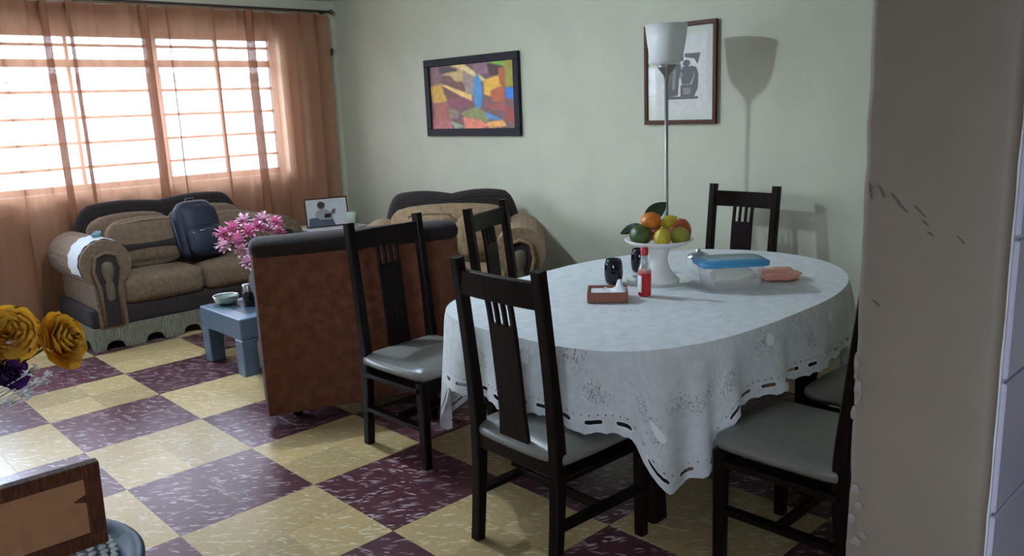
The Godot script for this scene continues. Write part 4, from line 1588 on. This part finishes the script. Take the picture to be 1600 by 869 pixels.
	lathe(st, [Vector2(0.0285, 0.10), Vector2(0.0285, 0.112), Vector2(0.022, 0.128), Vector2(0.0165, 0.15), Vector2(0.015, 0.185), Vector2(0.013, 0.185), Vector2(0.0145, 0.15), Vector2(0.020, 0.128), Vector2(0.0265, 0.112)], 28)
	part(st, "neck", M.clear_glass, s)
	st = mb(true)
	lathe(st, [Vector2(0.0165, 0.178), Vector2(0.0165, 0.205), Vector2(0.015, 0.208), Vector2(0, 0.208)], 20)
	part(st, "cap", M.cap_red, s)
	st = mb(true)
	for k in 10:
		var t0 := lerpf(2.95, 4.4, k / 10.0)
		var t1 := lerpf(2.95, 4.4, (k + 1) / 10.0)
		var a := Vector3(cos(t0), 0, sin(t0)) * 0.0288
		var b := Vector3(cos(t1), 0, sin(t1)) * 0.0288
		quad(st, a + Vector3.UP * 0.018, b + Vector3.UP * 0.018, b + Vector3.UP * 0.092, a + Vector3.UP * 0.092, a)
	part(st, "label", M.paper, s)
	# napkin box
	var xf := look_along(rt + Vector3(-0.08, 0, 0.1), Vector3.ZERO)
	var nb := thing("napkin_box", "reddish brown wooden napkin box with white napkins", "napkin holder", Vector3(2.615, Y, -2.185))
	for b in [[-0.085, 0.085, -0.075, -0.067, 0.042], [-0.085, 0.085, 0.067, 0.075, 0.042], [-0.085, -0.077, -0.068, 0.068, 0.042], [0.077, 0.085, -0.068, 0.068, 0.042], [-0.08, 0.08, -0.07, 0.07, 0.006]]:
		st = mb()
		box(st, Vector3(b[0], 0, b[2]), Vector3(b[1], b[4], b[3]), 0.0015, xf)
		part(st, "side" if b[4] > 0.01 else "bottom", M.orange_wood, nb)
	var nk := thing("paper_napkins", "white paper napkins pulled up at one corner of the box", "napkin", Vector3(2.615, Y + 0.006, -2.185))
	st = mb()
	box(st, Vector3(-0.074, 0, -0.064), Vector3(0.074, 0.026, 0.064), 0.002, xf)
	part(st, "stack", M.paper, nk)
	st = mb(true)
	var fold := []
	for i in 9:
		var row := []
		for j in 9:
			var x := lerpf(-0.02, 0.082, i / 8.0)
			var z := lerpf(-0.06, 0.06, j / 8.0)
			var pk := exp(-(pow((x - 0.052) / 0.018, 2) + pow((z - 0.01) / 0.03, 2)))
			row.append(xf * Vector3(x, 0.027 + 0.06 * pk + 0.006 * sin(i * 1.9 + j), z))
		fold.append(row)
	for i in 8:
		for j in 8:
			quad(st, fold[i][j], fold[i + 1][j], fold[i + 1][j + 1], fold[i][j + 1], Vector3.UP)
	part(st, "pulled_sheet", M.paper, nk)
	# food box with a blue lid
	var cf := look_along(rt + nr * -0.06, Vector3.ZERO)
	var fb := thing("food_container", "cloudy plastic food container with a bright blue lid", "container", Vector3(3.115, Y, -1.90))
	st = mb(true)
	for k in 2:
		var gdn := k * 0.0015
		var sx0 := 0.118 - gdn
		var sx1 := 0.135 - gdn
		var sz0 := 0.072 - gdn
		var sz1 := 0.085 - gdn
		frustum(st, cf, sx0, sz0, 0.002 + gdn, sx1, sz1, 0.112, 0.03, k == 1)
	part(st, "tub", M.cloudy_plastic, fb)
	st = mb(true)
	frustum(st, cf, 0.150, 0.100, 0.104, 0.152, 0.102, 0.122, 0.035, false)
	frustum(st, cf, 0.150, 0.100, 0.122, 0.118, 0.070, 0.131, 0.03, false)
	var lid := part(st, "lid", M.lid_blue, fb)
	st = mb(true)
	frustum(st, cf, 0.116, 0.068, 0.1305, 0.108, 0.060, 0.1345, 0.025, false)
	part(st, "lid_panel", M.lid_window, lid)
	var fd := thing("food", "pale food piled inside the plastic container", "food", Vector3(3.115, Y + 0.004, -1.90))
	st = mb(true)
	ball(st, cf * Vector3(0.012, 0.045, 0), Vector3(0.092, 0.042, 0.060), 0.5, 22, 20, cf.basis)
	part(st, "heap", M.food, fd)
	# glass bowl with a steel lid behind the box
	var sb := thing("sugar_bowl", "cut glass bowl with a shiny steel lid and spoon", "bowl", Vector3(3.25, Y, -2.155))
	st = mb(true)
	lathe(st, [Vector2(0, 0.001), Vector2(0.035, 0.001), Vector2(0.052, 0.03), Vector2(0.058, 0.06), Vector2(0.052, 0.082), Vector2(0.049, 0.082), Vector2(0.054, 0.06), Vector2(0.048, 0.03), Vector2(0.03, 0.008), Vector2(0, 0.008)], 16)
	part(st, "bowl", M.clear_glass, sb)
	st = mb(true)
	lathe(st, [Vector2(0.054, 0.080), Vector2(0.056, 0.086), Vector2(0.04, 0.102), Vector2(0.012, 0.112), Vector2(0.012, 0.122), Vector2(0, 0.126)], 24)
	part(st, "lid", M.steel, sb)
	var sd := thing("steel_dish", "small shiny steel dish beside the blue lidded container", "dish", Vector3(3.30, Y, -2.01))
	st = mb(true)
	lathe(st, [Vector2(0, 0.001), Vector2(0.035, 0.001), Vector2(0.06, 0.03), Vector2(0.064, 0.045), Vector2(0.061, 0.045), Vector2(0.05, 0.022), Vector2(0.03, 0.006), Vector2(0, 0.006)], 28)
	part(st, "bowl", M.steel, sd)
	# crumpled bag
	var bg := thing("plastic_bag", "crumpled pink and white plastic bag behind the food container", "bag", Vector3(3.37, Y, -1.82))
	st = mb(true)
	ball(st, Vector3(0, 0.022, 0), Vector3(0.115, 0.026, 0.085), 0.55, 77, 28, cf.basis)
	part(st, "bag_body", M.bag_pink, bg)
	st = mb(true)
	ball(st, -rt * 0.025 + Vector3(0, 0.033, 0), Vector3(0.07, 0.018, 0.055), 0.5, 80, 20, cf.basis)
	part(st, "white_fold", M.bag_white, bg)

# rounded rectangular cup wall between two heights
func frustum(st: SurfaceTool, xf: Transform3D, ax: float, az: float, ya: float, bx: float, bz: float, yb: float, r_: float, inside: bool) -> void:
	var ring := func(hx: float, hz: float, y: float) -> Array:
		var o := []
		for k in 24:
			var t := TAU * (k + 0.5) / 24
			var sx := signf(cos(t))
			var sz := signf(sin(t))
			var q := floori(k / 6.0)
			var a := PI / 2 * (q + (k % 6) / 5.0)
			o.append(xf * Vector3(sx * (hx - r_) + cos(a) * r_, y, sz * (hz - r_) + sin(a) * r_))
		return o
	var A: Array = ring.call(ax, az, ya)
	var Bq: Array = ring.call(bx, bz, yb)
	var ca := xf * Vector3(0, ya, 0)
	var cb := xf * Vector3(0, yb, 0)
	var f := -1.0 if inside else 1.0
	for k in 24:
		var j := (k + 1) % 24
		quad(st, A[k], A[j], Bq[j], Bq[k], (A[k] - ca) * f)
		tri(st, ca, A[k], A[j], Vector3.DOWN * f)
		if not inside:
			tri(st, cb, Bq[k], Bq[j], Vector3.UP)

func leaf_card(st: SurfaceTool, d: Vector3, up: Vector3, len_: float, wid: float) -> void:
	var s := up - d * up.dot(d)
	s = s.normalized()
	var n := d.cross(s).normalized()
	for face in [0.0, 0.0012]:
		var prev := []
		for i in 11:
			var t := i / 10.0
			var w := wid * pow(sin(PI * pow(t, 0.8)), 0.8)
			var m: Vector3 = d * len_ * t + n * (0.012 * sin(PI * t) + face)
			var row := [m - s * w + n * w * 0.25, m, m + s * w + n * w * 0.25]
			if i > 0:
				for k in 2:
					quad(st, prev[k], prev[k + 1], row[k + 1], row[k], n * (1.0 if face > 0.0 else -1.0))
			prev = row

# ------------------------------------------------------------------ near stand with frame and flowers
func rose(st: SurfaceTool, c: Vector3, dir: Vector3, R: float, rg: RandomNumberGenerator) -> void:
	# nested cupped petals round an axis
	var s := dir.cross(Vector3.RIGHT if absf(dir.x) < 0.8 else Vector3.UP).normalized()
	var t := s.cross(dir)
	for layer in 6:
		var count: int = [3, 4, 5, 6, 7, 7][layer]
		var open: float = [0.16, 0.34, 0.52, 0.70, 0.88, 1.05][layer]
		var len_: float = R * [1.15, 1.2, 1.2, 1.15, 1.05, 0.85][layer]
		for k in count:
			var a0 := TAU * k / count + layer * 0.7 + rg.randf() * 0.25
			var half := TAU / count * 0.72
			var g := []
			for i in 6:
				var v := i / 5.0
				var row := []
				for j in 6:
					var w := j / 5.0 * 2.0 - 1.0
					var a := a0 + half * w * (0.55 + 0.45 * sin(PI * minf(v * 0.8 + 0.1, 1.0)))
					var rad := R * open * (0.25 + 0.75 * pow(v, 0.75)) + R * 0.10 * v * v * rg.randf()
					var h := len_ * (v - 0.30 * v * v * open) - R * 0.12 * w * w * v - R * 0.35
					row.append(c + (s * cos(a) + t * sin(a)) * rad + dir * h)
				g.append(row)
			for i in 5:
				for j in 5:
					quad(st, g[i][j], g[i][j + 1], g[i + 1][j + 1], g[i + 1][j], g[i][j] - c)

func build_foreground() -> void:
	var H := 0.75
	var S := Vector3(0.225, 0, -1.72)
	var t := thing("round_stand", "small round blue topped stand carrying the picture frame", "table", S)
	var st := mb(true)
	lathe(st, [Vector2(0, H - 0.03), Vector2(0.25, H - 0.03), Vector2(0.268, H - 0.022), Vector2(0.27, H - 0.006), Vector2(0.262, H), Vector2(0.24, H), Vector2(0.235, H - 0.005), Vector2(0, H - 0.005)], 64)
	part(st, "top", M.stand_blue, t)
	st = mb(true)
	lathe(st, [Vector2(0.03, 0.02), Vector2(0.035, 0.2), Vector2(0.025, 0.45), Vector2(0.04, H - 0.03)], 24)
	part(st, "column", M.dark_wood, t)
	st = mb(true)
	lathe(st, [Vector2(0, 0), Vector2(0.17, 0), Vector2(0.17, 0.02), Vector2(0.05, 0.04), Vector2(0, 0.04)], 32)
	part(st, "base", M.dark_wood, t)
	# crocheted doily: raised knots in rings
	var d := thing("crochet_doily", "white crocheted doily on the blue topped stand", "doily", S + Vector3(0, H - 0.005, 0))
	st = mb(true)
	lathe(st, [Vector2(0.15, 0.001), Vector2(0.15, 0.004), Vector2(0, 0.004)], 48)
	part(st, "centre", M.crochet, d)
	st = mb(true)
	for ring in 4:
		var R: float = [0.155, 0.175, 0.195, 0.213][ring]
		var n: int = [44, 50, 56, 62][ring]
		for k in n:
			var a := TAU * (k + 0.5 * (ring % 2)) / n
			ball(st, Vector3(cos(a) * R, 0.005, sin(a) * R), Vector3(0.0085, 0.005, 0.0085), 0.3, k, 8)
	part(st, "knotted_border", M.crochet, d)
	# picture frame, its back turned to the passage
	var f := thing("picture_frame", "wooden picture frame seen from behind on the round stand", "picture frame", Vector3(0.255, H + 0.004, -1.72), -0.03)
	var tip := Transform3D(Basis(Vector3.RIGHT, 0.10), Vector3.ZERO)
	var W := 0.36
	var FH := 0.185
	var rail := 0.030
	for b in [[-W / 2, W / 2, 0.0, rail], [-W / 2, W / 2, FH - rail, FH], [-W / 2, -W / 2 + rail, rail, FH - rail], [W / 2 - rail, W / 2, rail, FH - rail]]:
		st = mb()
		box(st, Vector3(b[0], b[2], -0.012), Vector3(b[1], b[3], 0.010), 0.002, tip)
		part(st, "rail", M.frame_brown, f)
	st = mb()
	box(st, Vector3(-W / 2 + 0.02, 0.02, -0.008), Vector3(W / 2 - 0.02, FH - 0.02, 0.002), 0.0, tip)
	part(st, "backing", M.backing_board, f)
	st = mb()
	prism(st, PackedVector2Array([Vector2(-0.09, 0.012), Vector2(-0.045, 0.012), Vector2(-0.002, 0.125), Vector2(-0.022, 0.128)]), 0.003, 0.008, tip)
	part(st, "easel_leg", M.frame_brown, f)
	st = mb()
	prism(st, PackedVector2Array([Vector2(0.128, 0.108), Vector2(0.152, 0.100), Vector2(0.152, 0.118)]), 0.002, 0.006, tip)
	part(st, "turn_tab", M.frame_brown, f)
	# flowers in a vase on the same stand
	var V := Vector3(0.165, H - 0.001, -1.85)
	var v := thing("flower_vase", "vase of yellow, purple and white flowers beside the picture frame", "flowers", V)
	st = mb(true)
	lathe(st, [Vector2(0, 0), Vector2(0.035, 0.0), Vector2(0.042, 0.03), Vector2(0.040, 0.12), Vector2(0.024, 0.19), Vector2(0.03, 0.21), Vector2(0.026, 0.21), Vector2(0.02, 0.19), Vector2(0, 0.18)], 28)
	part(st, "vase", M.ceramic, v)
	var rg := RandomNumberGenerator.new()
	rg.seed = 5
	var blooms := [[Vector3(0.440, 1.150, -1.87), Vector3(0.5, 0.25, 0.6), 0.058, "petal_yellow"], [Vector3(0.352, 1.180, -1.88), Vector3(-0.1, 0.4, 0.7), 0.058, "petal_yellow"], [Vector3(0.338, 1.112, -1.85), Vector3(0.3, 0.4, 0.6), 0.036, "petal_purple"], [Vector3(0.20, 1.17, -1.88), Vector3(-0.5, 0.6, 0.3), 0.05, "petal_yellow"]]
	for b in blooms:
		var c: Vector3 = b[0] - V
		st = mb(true)
		tube(st, [Vector3(0, 0.19, 0), Vector3(c.x * 0.4, 0.19 + (c.y - 0.19) * 0.7, c.z * 0.4), c - (b[1] as Vector3).normalized() * 0.02], [0.0028], 6, false)
		part(st, "stem", M.stem_green, v)
		st = mb(true)
		rose(st, c, (b[1] as Vector3).normalized(), b[2], rg)
		part(st, "bloom", M[b[3]], v)
	for k in 16:
		var c := Vector3(0.372 + rg.randfn(0, 0.026), 1.087 + rg.randfn(0, 0.016), -1.86 + rg.randfn(0, 0.02)) - V
		st = mb(true)
		tube(st, [Vector3(0, 0.19, 0), Vector3(c.x * 0.5, 0.19 + (c.y - 0.19) * 0.75, c.z * 0.5), c], [0.0012], 4, false)
		bloom(st, c, Vector3(rg.randf_range(-0.4, 0.6), 0.5, 0.6).normalized(), 0.014, 0.005, 7, rg)
		part(st, "small_bloom", M.petal_white, v)
